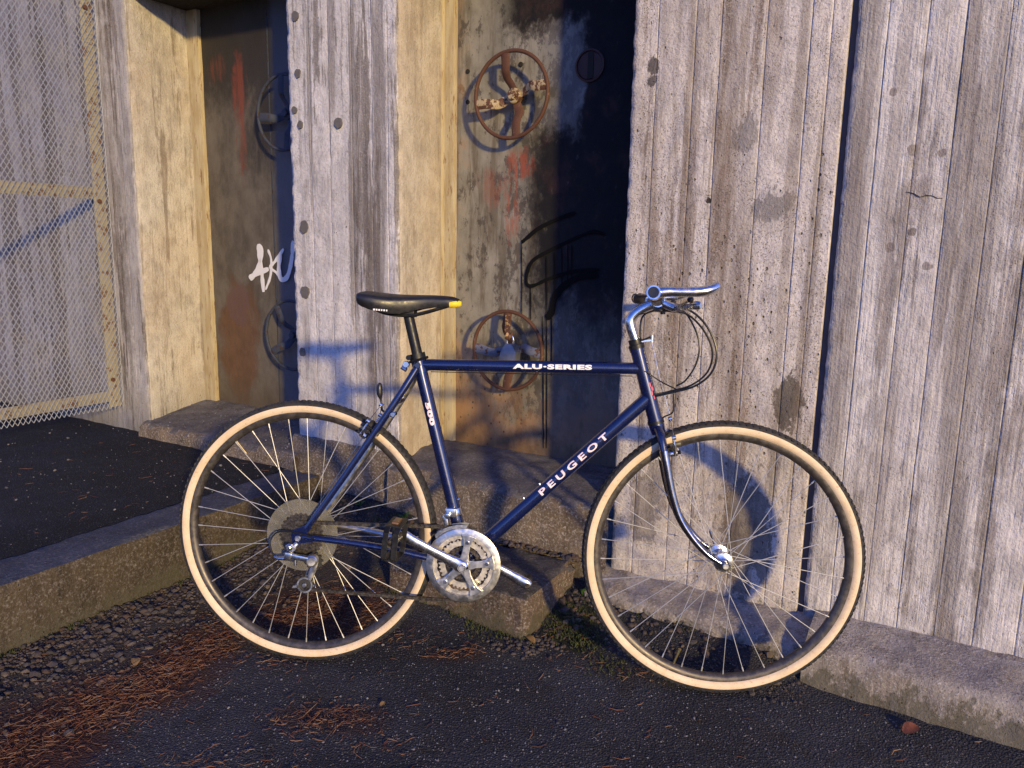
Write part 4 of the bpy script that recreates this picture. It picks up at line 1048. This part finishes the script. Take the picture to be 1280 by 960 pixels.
# ---- wheels
def arc(r, a): return (r * math.cos(a), r * math.sin(a))
def wheel(c, nm, hub_w, dish, seed, label):
    c = Vector(c); NS = 36
    mb = MB(); mb.lathe([(.3120, -.0125), (.3150, -.0125), (.3150, -.0105), (.3090, -.0085), (.3090, .0085), (.3150, .0105), (.3150, .0125), (.3120, .0125), (.3060, .0122), (.2985, .0080), (.2965, .0035), (.2965, -.0035), (.2985, -.0080), (.3060, -.0122)], (0, 0, 0), 120, True)
    w = link('wheel', mb.mesh('wheel_rim', MAT['rim']), bike, (c.x - OFF.x, c.y - OFF.y, 0)); w['wheel_local'] = 1; w['label'] = label
    mb = MB(); mb.lathe([(.3295, -.0172), (.3340, -.0168), (.3395, -.0135), (.3420, -.008), (.3428, 0), (.3420, .008), (.3395, .0135), (.3340, .0168), (.3295, .0172)], (0, 0, 0), 140)
    part('tyre', mb, MAT['rubber'], w)
    mb = MB()
    for s in (-1, 1):
        mb.lathe([(.3125, s * .0112), (.3150, s * .0140), (.3195, s * .0168), (.3245, s * .0178), (.3285, s * .0176), (.3312, s * .0170)], (0, 0, 0), 140)
    part('sidewall', mb, MAT['tan'], w)
    # tread blocks
    mb = MB(); nb_ = 132
    def blk(a, o, r, la, lo, h, skew):
        M = Matrix.Rotation(a, 3, 'Z'); sl = math.atan2(o, .030)
        er = Vector((math.cos(sl), 0, math.sin(sl))); eo = Vector((-math.sin(sl), 0, math.cos(sl))); et = Vector((0, 1, 0))
        et2 = (et * math.cos(skew) + eo * math.sin(skew)); eo2 = (eo * math.cos(skew) - et * math.sin(skew))
        mb.box(M @ (Vector((r, 0, o))), (h, la, lo), M @ Matrix((er, et2, eo2)).transposed())
    for i in range(nb_):
        a = 2 * math.pi * i / nb_
        for s in (-1, 1):
            blk(a + (.5 * s) * math.pi / nb_, s * .0142, .3388, .0072, .0058, .0022, s * .35)
            blk(a + (.25 + .5 * s) * math.pi / nb_, s * .0060, .3422, .0076, .0050, .0026, s * .55)
    stuff(part('tread', mb, MAT['rubber'], w, smooth=False))
    # hub
    fl = hub_w
    prof = [(.0045, -.062), (.0045, -.050), (.009, -.050), (.009, -.042), (.015, -fl - .003), (.0235, -fl - .0015), (.0235, -fl + .0015), (.0145, -fl + .004), (.0115, 0), (.0145, fl - .004), (.0235, fl - .0015), (.0235, fl + .0015), (.015, fl + .003), (.009, .042), (.009, .050), (.0045, .050), (.0045, .062)]
    mb = MB(); mb.lathe(prof, (0, 0, 0), 32); part('hub', mb, MAT['alu'] if seed else MAT['alu_matt'], w)
    # spokes: four kinds of mesh, turned round the hub
    kinds = {}
    for side in (-1, 1):
        for ld in (-1, 1):
            ho = side * fl; a_h = ld * math.radians(59)
            p0 = Vector((.0225 * math.cos(a_h), .0225 * math.sin(a_h), ho + side * ld * .0018)); p1 = Vector((.2990, 0, side * .003))
            m_ = MB().tube([p0, p0.lerp(p1, .5), p1], .00100, 6)
            pn = p0.lerp(p1, .955); m_.tube([pn, p1], .0019, 6)
            kinds[(side, ld)] = m_.mesh('spoke', MAT['spoke'])
    for i in range(NS):
        side = 1 if i % 2 else -1; ld = 1 if (i // 2) % 2 else -1
        o = link('spoke', kinds[(side, ld)], w); o.rotation_euler = (0, 0, 2 * math.pi * (i + seed * .37) / NS)
    # valve
    a = seed * 2.1 + 2.26
    mb = MB(); mb.tube([arc(.297, a) + (0,), arc(.262, a) + (0,)], .0032, 10); mb.tube([arc(.2635, a) + (0,), arc(.2560, a) + (0,)], .0042, 10); part('valve', mb, MAT['gold'], w)
    # quick-release ends
    for s in (-1, 1): part('axle_nut', MB().disc((0, 0, s * .0625), .0075, .012, (0, 0, 1), 18), MAT['alu_matt'], w)
    return w
FC = (1.0568, -.0100, 0)
rw = wheel((0, 0, 0), 'wheel', .030, 0, 0, 'rear wheel with clear spoke guard')
fwh = wheel(FC, 'wheel', .035, 0, 1, 'front wheel with large-flange gold-tinted hub')
mb = MB(); mb.tube(catmull([(0, 0, -.066), (-.004, .012, -.070), (-.012, .032, -.071), (-.018, .050, -.068)], 5), [.0065, .0065, .006, .006, .0055, .0055, .0055, .0055, .0055, .006, .006, .006, .0065, .0065, .006, .004], 10, True, .6)
part('quick_release_lever', mb, MAT['alu'], fwh)
mb = MB(); mb.lathe([(.0238, .0362), (.0248, .0362), (.0248, .0338), (.0238, .0338)], (0, 0, 0), 32, True); part('flange_ring', mb, MAT['gold'], fwh)
# spoke guard, cassette
mb = MB(); mb.lathe([(.020, .0335), (.055, .0330), (.090, .0318), (.0932, .0325), (.0937, .0335), (.0932, .0345), (.090, .0338), (.055, .0350), (.020, .0355)], (0, 0, 0), 64, True)
part('spoke_guard', mb, MAT['guard'], rw)
mb = MB(); mb.lathe([(.0655, .0346), (.0662, .0358), (.0655, .0362), (.0645, .0358)], (0, 0, 0), 56, True); part('guard_ridge', mb, MAT['guard'], rw)
def gear(teeth, r, inner, o, th, depth=.004):
    out_, in_ = [], []
    n = teeth * 4
    for i in range(n):
        a = 2 * math.pi * i / n; rr = r + (depth / 2 if i % 4 in (0, 1) else -depth / 2) * (1 if i % 4 != 1 else .9)
        out_.append(arc(rr, a)); in_.append(arc(inner, a))
    return MB().ringprism(out_, in_, o - th / 2, o + th / 2)
for k, T in enumerate((28, 24, 21, 18, 16, 14, 13)):
    part('sprocket', gear(T, T * .0127 / (2 * math.pi), .016, .0385 + k * .0034, .0018), MAT['steel_dark'], rw, smooth=False)
part('freewheel_body', MB().lathe([(.010, .036), (.0155, .036), (.0155, .0625), (.010, .0625)], (0, 0, 0), 24, True), MAT['steel_dark'], rw)

# ---- crankset
cr = part('crankset', MB().tube([tuple(BBc + Vector((0, 0, -.062))), tuple(BBc + Vector((0, 0, .066)))], .0085, 16), MAT['steel_dark'])
def cpart(name, mb, mat, **k):
    mb.v = [(x + BBc.x, y + BBc.y, z) for x, y, z in mb.v]
    o = part(name, mb, mat, None, **k); o.parent = cr; return o
def annulus(r0_, r1_, o, th, n=80): return MB().ringprism([arc(r1_, 2 * math.pi * i / n) for i in range(n)], [arc(r0_, 2 * math.pi * i / n) for i in range(n)], o - th / 2, o + th / 2)
g_ = gear(48, .0930, .0745, .0455, .0030); cpart('chainring', g_, MAT['alu_matt'], smooth=False)
MAT['cream_alu'] = simple('dull_cream_alloy', (.62, .57, .48), .42, .75, var=.12)
mbg = MB(); mbg.lathe([(.0765, .0490), (.0770, .0515), (.0920, .0510), (.0940, .0500), (.0945, .0480), (.0930, .0472), (.0770, .0480)], (0, 0, 0), 90, True); cpart('chain_guard', mbg, MAT['alu_matt'])
def wavy(r_in, r_out, o, th, teeth, amp):     # inner land of the outer ring with scalloped shift ramps
    n = 200; out_, in_ = [], []
    for i in range(n):
        a = 2 * math.pi * i / n; out_.append(arc(r_out, a)); in_.append(arc(r_in + amp * (1 if (i * teeth // n) % 2 else -1), a))
    return MB().ringprism(out_, in_, o - th / 2, o + th / 2)
cpart('chainring_land', wavy(.0665, .0760, .0470, .0022, 40, .0009), MAT['cream_alu'], smooth=False)
cpart('chainring', gear(38, .0618, .0475, .0395, .0026, .0042), MAT['cream_alu'], smooth=False)
cpart('chainring', gear(28, .0435, .0330, .0325, .0024, .0040), MAT['steel_dark'], smooth=False)
cang = math.atan2(.081, -.154)
for k in range(5):
    a = cang + math.pi / 5 + k * 2 * math.pi / 5 - math.radians(36)
    M = Matrix.Rotation(a, 3, 'Z')
    poly = [(.012, -.0135), (.030, -.0090), (.050, -.0085), (.066, -.0120), (.0775, -.0190), (.0800, 0), (.0775, .0190), (.066, .0120), (.050, .0085), (.030, .0090), (.012, .0135)]
    if k: # the crank arm itself covers the first spider arm
        cpart('spider_arm', MB().prism([tuple((M @ Vector((x, y, 0)))[:2]) for x, y in poly], .0490, .0560), MAT['alu_matt'], smooth=False, bevel=.0015)
    p = M @ Vector((.0610, 0, .0570)); cpart('chainring_bolt', MB().disc(p, .0048, .006, (0, 0, 1), 12), MAT['alu'])
    for h_ in (-1, 1):   # web between the arms
        pass
def crank_arm(ang, o0, o1, s, nm):
    t = Vector((math.cos(ang), math.sin(ang), 0)); L = .1745
    pts = [t * r + Vector((0, 0, o0 + (o1 - o0) * min(1, max(0, (r - .02) / .11)) ** .8)) for r in (-.010, -.004, .004, .02, .05, .09, .13, .155, .168, .178, .183)]
    mb = MB(); mb.tube(pts, [.012, .0170, .0180, .0160, .0130, .0122, .0130, .0148, .0155, .0140, .0100], 16, True, .52, upv=tuple(Vector((-t.y, t.x, 0))))
    return cpart(nm, mb, MAT['alu'])
crank_arm(cang, .062, .078, 1, 'crank_arm'); crank_arm(cang + math.pi, -.055, -.066, -1, 'crank_arm')
cpart('crank_bolt', MB().disc((0, 0, .0725), .0078, .006, (0, 0, 1), 20).lathe([(.0085, .071), (.0105, .071), (.0105, .0735), (.0085, .0735)], (0, 0, 0), 24, True), MAT['alu_matt'])
lt = Vector((math.cos(cang + math.pi), math.sin(cang + math.pi), 0)) * .1745
cpart('pedal_eye', MB().disc(lt + Vector((0, 0, -.0565)), .0065, .0065, (0, 0, 1), 16), MAT['steel_dark'])
def pedal(ang, s, tilt):
    c = BBc + Vector((math.cos(ang), math.sin(ang), 0)) * .1745; o0 = s * .080
    ax = Vector((0, 0, s)); M = Matrix.Rotation(tilt, 3, 'Z')
    def L(x, y, z): return c + M @ Vector((x, y, 0)) + ax * (.080 + z)
    mb = MB(); mb.tube([c + ax * .070, c + ax * .175], [.0075, .0055], 12); mb.tube([L(0, 0, .022), L(0, 0, .095)], [.012, .010], 14)
    if s < 0: mb = MB().tube([c + ax * .066, c + ax * .085, c + ax * .088, c + ax * .125], [.0075, .0075, .0115, .0095], 14)
    pd = part('pedal', mb, MAT['steel_dark'] if s > 0 else MAT['black_matt'])
    if s < 0: return
    mb = MB()
    for y in (-.012, .012):
        P = [L(-.043, y, .012), L(-.040, y, .088), L(-.030, y, .102), L(.030, y, .102), L(.040, y, .088), L(.043, y, .012), L(.030, y, .006), L(-.030, y, .006), L(-.043, y, .012)]
        for i in range(8): mb.bar(P[i], P[i + 1], .0035, .013, tuple(M @ Vector((0, 1, 0))))
    for x in (-.042, .042): mb.box(L(x, 0, .05), (.004, .024, .075), M); 
    o = part('pedal_cage', mb, MAT['black_matt'], smooth=False, bevel=.0006); o.parent = pd
    for x in ((-.0455, .0455) if s > 0 else ()):
        mb = MB(); mb.box(L(x, 0, .05), (.005, .016, .044), M); o = part('pedal_reflector', mb, MAT['amber'], bevel=.001); o.parent = pd
MAT['amber'] = simple('amber_lens', (.16, .085, .035), .3)
pedal(cang, 1, math.radians(84)); pedal(cang + math.pi, -1, math.radians(74))

# ---- chain
def chain(pts, o, nm):
    P = catmull(pts, 10); L = [0]
    for i in range(1, len(P)): L.append(L[-1] + (P[i] - P[i - 1]).length)
    mb = MB(); n = int(L[-1] / .0127); prev = None
    def at(s):
        for i in range(1, len(P)):
            if L[i] >= s: return P[i - 1].lerp(P[i], (s - L[i - 1]) / max(1e-9, L[i] - L[i - 1]))
        return P[-1]
    for i in range(n):
        p, q = at(i * .0127), at((i + 1) * .0127); w = .0036 if i % 2 else .0024
        d_ = (q - p).normalized() * .0030
        for s in (-1, 1): mb.bar(p - d_ + Vector((0, 0, s * w)), q + d_ + Vector((0, 0, s * w)), .0012, .0078, (0, 1, 0) if abs(d_.y) < .0025 else (1, 0, 0))
        mb.tube([p + Vector((0, 0, -.0045)), p + Vector((0, 0, .0045))], .0036, 6)
    return stuff(part(nm, mb, MAT['steel_dark'], None, smooth=False))
co_ = .047
ch1 = chain([(-.02, .034, co_), (.0, .0390, co_), (.03, .0375, co_), (.16, .0395, .0455), (.30, .0425, .0440), (.42, .0445, .0430), (.455, .038, .0430)], co_, 'chain')
chain([(.478, -.125, .0430), (.455, -.137, .0430), (.43, -.1435, .0430), (.40, -.1440, .0435), (.30, -.1430, .045), (.15, -.1400, .047), (.03, -.1370, co_), (.010, -.1330, co_)], co_, 'chain')

# ---- rear derailleur
mb = MB(); mb.disc((-.009, -.022, .070), .0085, .020, (0, 0, 1), 16); mb.tube([(.0, -.012, .068), (-.009, -.022, .072)], .007, 10)
rd = part('rear_derailleur', mb, MAT['alu_matt'])
def rpart(nm, mb, mat, **k): o = part(nm, mb, mat, None, **k); o.parent = rd; return o
rpart('hanger_bolt', MB().disc((-.014, -.018, .084), .0095, .010, (0, 0, 1), 18).disc((-.014, -.018, .090), .0045, .006, (0, 0, 1), 6), MAT['alu'])
mb = MB(); M = Matrix.Rotation(math.radians(-8), 3, 'Z')
mb.box((.010, -.042, .084), (.056, .013, .014), M); mb.box((-.016, -.040, .084), (.018, .021, .018), M)
rpart('parallelogram', mb, MAT['alu'], bevel=.003)
rpart('knuckle', MB().disc((.042, -.050, .078), .0150, .026, (0.15, 0, 1), 20, .3), MAT['alu_matt'])
rpart('stop_screw', MB().tube([(.002, -.048, .086), (.002, -.062, .086)], .0045, 10), MAT['alu'])
rpart('barrel_adjuster', MB().tube([(-.024, -.047, .082), (-.044, -.049, .080), (-.056, -.046, .079)], [.006, .0045, .0028], 10), MAT['alu'])
MAT['pulley'] = simple('pulley_plastic', (.03, .028, .026), .5)
pj1, pj2 = (.036, -.062, co_), (.014, -.124, co_)
for p in (pj1, pj2):
    gq = gear(11, .0215 if p is pj1 else .0205, .006, 0, .006, .005); gq.v = [(x + p[0], y + p[1], z + co_) for x, y, z in gq.v]; rpart('jockey_wheel', gq, MAT['pulley'], smooth=False)
for oo, in ((co_ + .0065,), (co_ - .0065,)):
    arm = catmull([(.042, -.050, oo), (.040, -.070, oo), (.031, -.092, oo), (.027, -.108, oo)], 5)
    mbc = MB().tube(arm, [.0085 - .003 * i / len(arm) for i in range(len(arm))], 10, True, .18, upv=(1, 0, 0))
    mbc.v = mbc.v
    rg_ = annulus(.0165, .0205, oo, .0022, 40); mbc.add([(x + pj2[0], y + pj2[1], z) for x, y, z in rg_.v], rg_.f)
    mbc.prism([(-.020, -.134), (-.016, -.128), (-.003, -.124), (-.001, -.132)], oo - .0011, oo + .0011)
    mbc.disc((pj2[0], pj2[1], oo + (.002 if oo > co_ else -.002)), .0052, .004, (0, 0, 1), 12)
    rpart('derailleur_cage', mbc, MAT['alu_matt'])
rpart('cable', MB().tube(catmull([(-.054, -.046, .079), (-.066, -.030, .074), (-.070, -.008, .068), (-.055, .012, .066), (-.025, .018, .066), (.010, .014, .070), (.045, .004, .072)], 6), .0023, 8), MAT['cable'])
# ---- front derailleur
mb = MB(); q0 = BBc.lerp(SC, .245)
mb.lathe([(.0162, -.009), (.0195, -.009), (.0195, .009), (.0162, .009)], tuple(q0), 22, True, tuple((SC - BBc).normalized()))
mb.box(tuple(q0 + Vector((-.006, .004, .024))), (.026, .022, .018)); mb.disc(tuple(q0 + Vector((-.012, -.002, .036))), .008, .012, (0, 0, 1), 14); mb.box(tuple(q0 + Vector((-.016, -.018, .032))), (.012, .034, .014), Matrix.Rotation(.2, 3, 'Z'))
fd = part('front_derailleur', mb, MAT['alu'], bevel=.002)
for oo in (.0345, .0565):
    poly = [arc(.105, a) for a in [math.radians(x) for x in range(84, 140, 7)]] + [arc(.094 if oo < .05 else .0965, a) for a in [math.radians(x) for x in range(136, 80, -7)]]
    m2 = MB().prism([(x + BBc.x, y + BBc.y) for x, y in poly], oo - .001, oo + .001); o = part('derailleur_plate', m2, MAT['alu_matt'], smooth=False); o.parent = fd

# ================================================================== LITTER
rg = random.Random(5)
def surf(x, y):
    a, d = to_ad(x, y)
    if -1.22 < a < -.722 and .075 < d < .385: return .127
    if a < -1.835 and d > .03: return .205 if a > -2.01 else platform_h(a, d) + .001
    return ground_h(x, y)
def lit_mat(name, cols, rough=.7):
    g = G(name); q = g.n('ShaderNodeNewGeometry').outputs['Random Per Island']
    r = g.n('ShaderNodeValToRGB'); r.color_ramp.interpolation = 'LINEAR'
    el = r.color_ramp.elements
    for i, c_ in enumerate(cols):
        e = el[i] if i < 2 else el.new(.5)
        e.position = i / (len(cols) - 1); e.color = c_ + (1,)
    g.t.links.new(q, r.inputs[0])
    return g.out(r.outputs[0], rough, spec=.35)
MAT['needle'] = lit_mat('dry_needles', [(.022, .010, .008), (.075, .026, .013), (.13, .045, .020), (.045, .022, .014), (.20, .12, .07)])
MAT['pebble'] = lit_mat('pebbles', [(.03, .026, .026), (.10, .078, .065), (.05, .045, .05), (.20, .175, .165), (.065, .04, .028)], .8)
MAT['grit'] = lit_mat('pale_grit', [(.035, .035, .042), (.09, .09, .105), (.06, .06, .07), (.20, .195, .20)], .7)
MAT['moss'] = lit_mat('moss', [(.018, .026, .006), (.05, .06, .014), (.03, .035, .010)], .8)

def needle(mb, x, y, z, L, an, w, tilt):
    c, s = math.cos(an), math.sin(an); t = Vector((c * math.cos(tilt), s * math.cos(tilt), math.sin(tilt))); n_ = Vector((-s, c, 0))
    p = Vector((x, y, z)); bend = n_ * L * rg.uniform(-.22, .22)
    q = [p - t * L / 2, p + bend, p + t * L / 2]
    k = len(mb.v)
    for i, e in enumerate(q):
        ww = w * (1 if i == 1 else .6)
        mb.v += [tuple(e + n_ * ww), tuple(e - n_ * ww), tuple(e + Vector((0, 0, ww * 1.3)))]
    for i in range(2):
        for j in range(3): mb.f.append((k + i * 3 + j, k + i * 3 + (j + 1) % 3, k + i * 3 + 3 + (j + 1) % 3, k + i * 3 + 3 + j))
mb = MB()
patches = [((-1.10, 1.36), (-.92, 1.67), .085, 620), ((-.95, 1.62), (-.74, 2.00), .075, 900), ((-.74, 2.02), (-.44, 2.12), .10, 560), ((-.60, 2.12), (-.46, 2.26), .10, 380),
           ((-.20, 1.89), (-.08, 1.94), .035, 60), ((-.50, 1.60), (-.34, 1.62), .06, 150), ((-.62, 1.83), (-.52, 1.86), .04, 36), ((.15, 1.90), (.40, 1.80), .05, 34), ((-.8, 1.35), (-.5, 1.45), .10, 110), ((.15, 2.02), (.24, 2.1), .05, 30), ((-.30, 1.55), (-.25, 1.5), .04, 24), ((-.40, 1.98), (-.20, 1.97), .05, 30)]
for (p, q, sp_, n_) in patches:
    for i in range(int(n_ * 1.5)):
        u_ = rg.random(); x = p[0] + (q[0] - p[0]) * u_ + rg.gauss(0, sp_ * .75) * (.5 + nz(u_ * 9, sp_ * 90, 3) + .5); y = p[1] + (q[1] - p[1]) * u_ + rg.gauss(0, sp_ * .55)
        a, d = to_ad(x, y)
        if a < -1.82: continue
        base_an = math.atan2(.5, 1.) if rg.random() < .5 else rg.uniform(0, math.pi)
        needle(mb, x, y, surf(x, y) + .002 + abs(rg.gauss(0, .004)), rg.uniform(.006, .030) * (2. if rg.random() < .06 else 1), base_an + rg.gauss(0, 1.2), rg.uniform(.0004, .0010), rg.gauss(0, .14))
for i in range(260):
    x, y = rg.uniform(-1.3, 1.2), rg.uniform(1.25, 2.5); a, d = to_ad(x, y)
    if d < .2 or a < -1.8: continue
    needle(mb, x, y, surf(x, y) + .002, rg.uniform(.008, .04), rg.uniform(0, math.pi), rg.uniform(.0006, .0012), rg.gauss(0, .08))
for i in range(70):
    a, d = rg.uniform(-3.0, -2.0), rg.uniform(.05, 1.2); w_ = W(a, d); needle(mb, w_.x, w_.y, surf(w_.x, w_.y) + .002, rg.uniform(.01, .05), rg.uniform(0, 3), .0008, 0)
o = stuff(link('pine_needles', mb.mesh('pine_needles', MAT['needle'], False))); tag(o, 'drifts of rust-brown pine needles on the asphalt', 'needles')

ICO = None
def pebble(mb, x, y, z, r, fl=.7):
    p = [Vector((0, 0, 1)), Vector((0, 0, -1))] + [Vector((math.cos(t_), math.sin(t_), h)) for k, h in ((0, .42), (.5, -.42)) for t_ in [2 * math.pi * (i + k) / 5 for i in range(5)]]
    R_ = Matrix.Rotation(rg.uniform(0, 6.3), 3, 'Z') @ Matrix.Rotation(rg.uniform(-.5, .5), 3, 'X'); sx, sy = rg.uniform(.7, 1.3), rg.uniform(.6, 1.1)
    k = len(mb.v)
    for v_ in p:
        q = R_ @ Vector((v_.x * sx, v_.y * sy, v_.z * fl)) * r * rg.uniform(.8, 1.15); mb.v.append((x + q.x, y + q.y, z + q.z))
    for i in range(5):
        j = (i + 1) % 5
        mb.f += [(k, k + 2 + i, k + 2 + j), (k + 2 + i, k + 7 + i, k + 2 + j), (k + 2 + j, k + 7 + i, k + 7 + j), (k + 1, k + 7 + j, k + 7 + i)]
mb = MB()
for i in range(8500):
    a = -1.83 + abs(rg.gauss(0, .17)); d = rg.uniform(.03, 1.75)
    if a > -1.25: continue
    w_ = W(a, d); r = min(.011, .0015 * math.exp(abs(rg.gauss(0, .8)))); pebble(mb, w_.x, w_.y, ground_h(w_.x, w_.y) + r * .25, r)
for i in range(700):
    a = rg.uniform(-1.45, -.62); d = rg.uniform(.045, .085) if -1.22 < a < -.72 else rg.uniform(.045, .30)
    w_ = W(a, d); r = min(.014, .0025 * math.exp(abs(rg.gauss(0, .8)))); pebble(mb, w_.x, w_.y, (.13 if d < .09 else ground_h(w_.x, w_.y)) + r * .2, r)
for i in range(320):
    a = rg.uniform(-.70, .0); d = rg.uniform(.13, .32); w_ = W(a, d); r = min(.014, .003 * math.exp(abs(rg.gauss(0, .7)))); pebble(mb, w_.x, w_.y, ground_h(w_.x, w_.y) + r * .2, r)
for i in range(120):
    x, y = rg.gauss(.06, .06), rg.gauss(1.97, .03); r = rg.uniform(.002, .008); pebble(mb, x, y, ground_h(x, y) + r * .2, r)
o = stuff(link('gravel', mb.mesh('gravel', MAT['pebble'], False))); tag(o, 'loose gravel along the kerb and by the step block', 'gravel')
mb = MB()
for i in range(5200):
    y = rg.uniform(1.15, 2.25); x = rg.uniform(-1.15, 1.25) * (y / 1.9); a, d = to_ad(x, y)
    if d < .22 or a < -1.75: continue
    r = rg.uniform(.0010, .0021) if rg.random() < .93 else rg.uniform(.002, .0042); pebble(mb, x, y, ground_h(x, y) + r * .2, r)
for i in range(420):
    a, d = rg.uniform(-3.4, -2.02), rg.uniform(.02, 1.6); w_ = W(a, d); r = rg.uniform(.0012, .0032) if rg.random() < .92 else rg.uniform(.004, .008); pebble(mb, w_.x, w_.y, platform_h(a, d) + r * .3, r)
for i in range(160):
    a, d = rg.uniform(-2.9, -2.0), rg.uniform(-.28, .06); w_ = W(a, d); r = rg.uniform(.001, .004); pebble(mb, w_.x, w_.y, .322 - .10 * max(0, d + .3) + r * .3, r)
o = stuff(link('grit', mb.mesh('grit', MAT['grit'], False))); tag(o, 'pale grit scattered over the dark asphalt', 'grit')

# moss beside the block and along the footings
mb = MB()
def tuft(x, y, z, n_, sp_):
    for i in range(n_):
        px, py = x + rg.gauss(0, sp_), y + rg.gauss(0, sp_); an = rg.uniform(0, 6.3); L = rg.uniform(.005, .013)
        needle(mb, px, py, z(px, py) + L * .35, L, an, rg.uniform(.0010, .0020), rg.uniform(.6, 1.4))
for (x, y, n_, sp_) in [(.185, 2.06, 420, .035), (.215, 2.00, 260, .03), (.16, 2.11, 200, .03), (.27, 1.88, 90, .03), (-.06, 2.06, 120, .03)]: tuft(x, y, ground_h, n_, sp_)
for i in range(50):
    a = rg.uniform(-1.8, -.2); w_ = W(a, rg.uniform(.05, .20) if a < -1.25 or a > -.7 else .39); tuft(w_.x, w_.y, ground_h, 10, .012)
for i in range(46):
    w_ = W(-1.825, rg.uniform(.1, 1.5)); tuft(w_.x, w_.y, ground_h, 10, .010)
o = stuff(link('moss', mb.mesh('moss', MAT['moss'], False))); tag(o, 'dark green moss tufts at the foot of the step block and kerb', 'moss')

# small weeds with real leaves
g = G('weed_leaf'); MAT['weed'] = g.out(g.mix(g.noise(g.co(), 60, 3), (.025, .06, .012), (.06, .13, .03)), .5)
def leafmesh(L, wd, mat, curl=.25):
    mb = MB(); n_ = 6
    for i in range(n_ + 1):
        t_ = i / n_; w_ = wd * math.sin(math.pi * min(1, t_ * .92 + .08)) ** .8; z_ = L * curl * math.sin(t_ * 2.2)
        mb.v += [(L * t_, -w_, z_ + w_ * .35), (L * t_, 0, z_), (L * t_, w_, z_ + w_ * .35)]
    for i in range(n_):
        for j in range(2): mb.f.append((i * 3 + j, i * 3 + j + 1, i * 3 + 4 + j, i * 3 + 3 + j))
    return mb.mesh('leaf', mat)
lm = leafmesh(.030, .006, MAT['weed'])
for (a, d, n_, lab) in [(-1.60, .075, 11, 'small green weed at the foot of the grey pillar behind the rear wheel'), (-1.38, .09, 8, 'little weed below the door sill seen through the rear wheel'), (-.665, .13, 7, 'tiny green weed beside the left edge of the front tyre')]:
    p = W(a, d); M = Matrix.Translation((p.x, p.y, ground_h(p.x, p.y)))
    t = thing('weed', lab, 'weed', M, 'weeds growing along the wall foot')
    for i in range(n_):
        o = link('leaf', lm, t); o.rotation_euler = (rg.uniform(-.3, .3), -rg.uniform(.2, 1.2), i * 2.4); o.scale = (rg.uniform(.6, 1.2),) * 3
    mb = MB(); mb.tube([(0, 0, -.004), (.002, .001, .012)], .0015, 6); link('stem', mb.mesh('stem', MAT['weed']), t)
MAT['leaf_red'] = simple('dry_red_leaf', (.12, .035, .02), .7, var=.4); MAT['leaf_tan'] = simple('dry_tan_leaf', (.20, .12, .045), .7, var=.3)
for (x, y, rz, sc, mt, lab) in [(.93, 1.62, .5, 1., 'leaf_red', 'dry red-brown leaf on the asphalt before the right footing'), (.075, 1.975, 2.2, .8, 'leaf_tan', 'yellowish dry leaf on the step block by the crank'),
                                (-.30, 1.665, 1., .35, 'leaf_tan', 'small pale dry leaf on the asphalt below the chainrings'), (-.95, 1.80, 2., .7, 'leaf_tan', 'curled tan leaf among the needles near the kerb')]:
    o = link('fallen_leaf', leafmesh(.05, .016, MAT[mt], .15)); o.location = (x, y, surf(x, y) + .004); o.rotation_euler = (.15, .05, rz); o.scale = (sc,) * 3; tag(o, lab, 'leaf', 'fallen leaves')
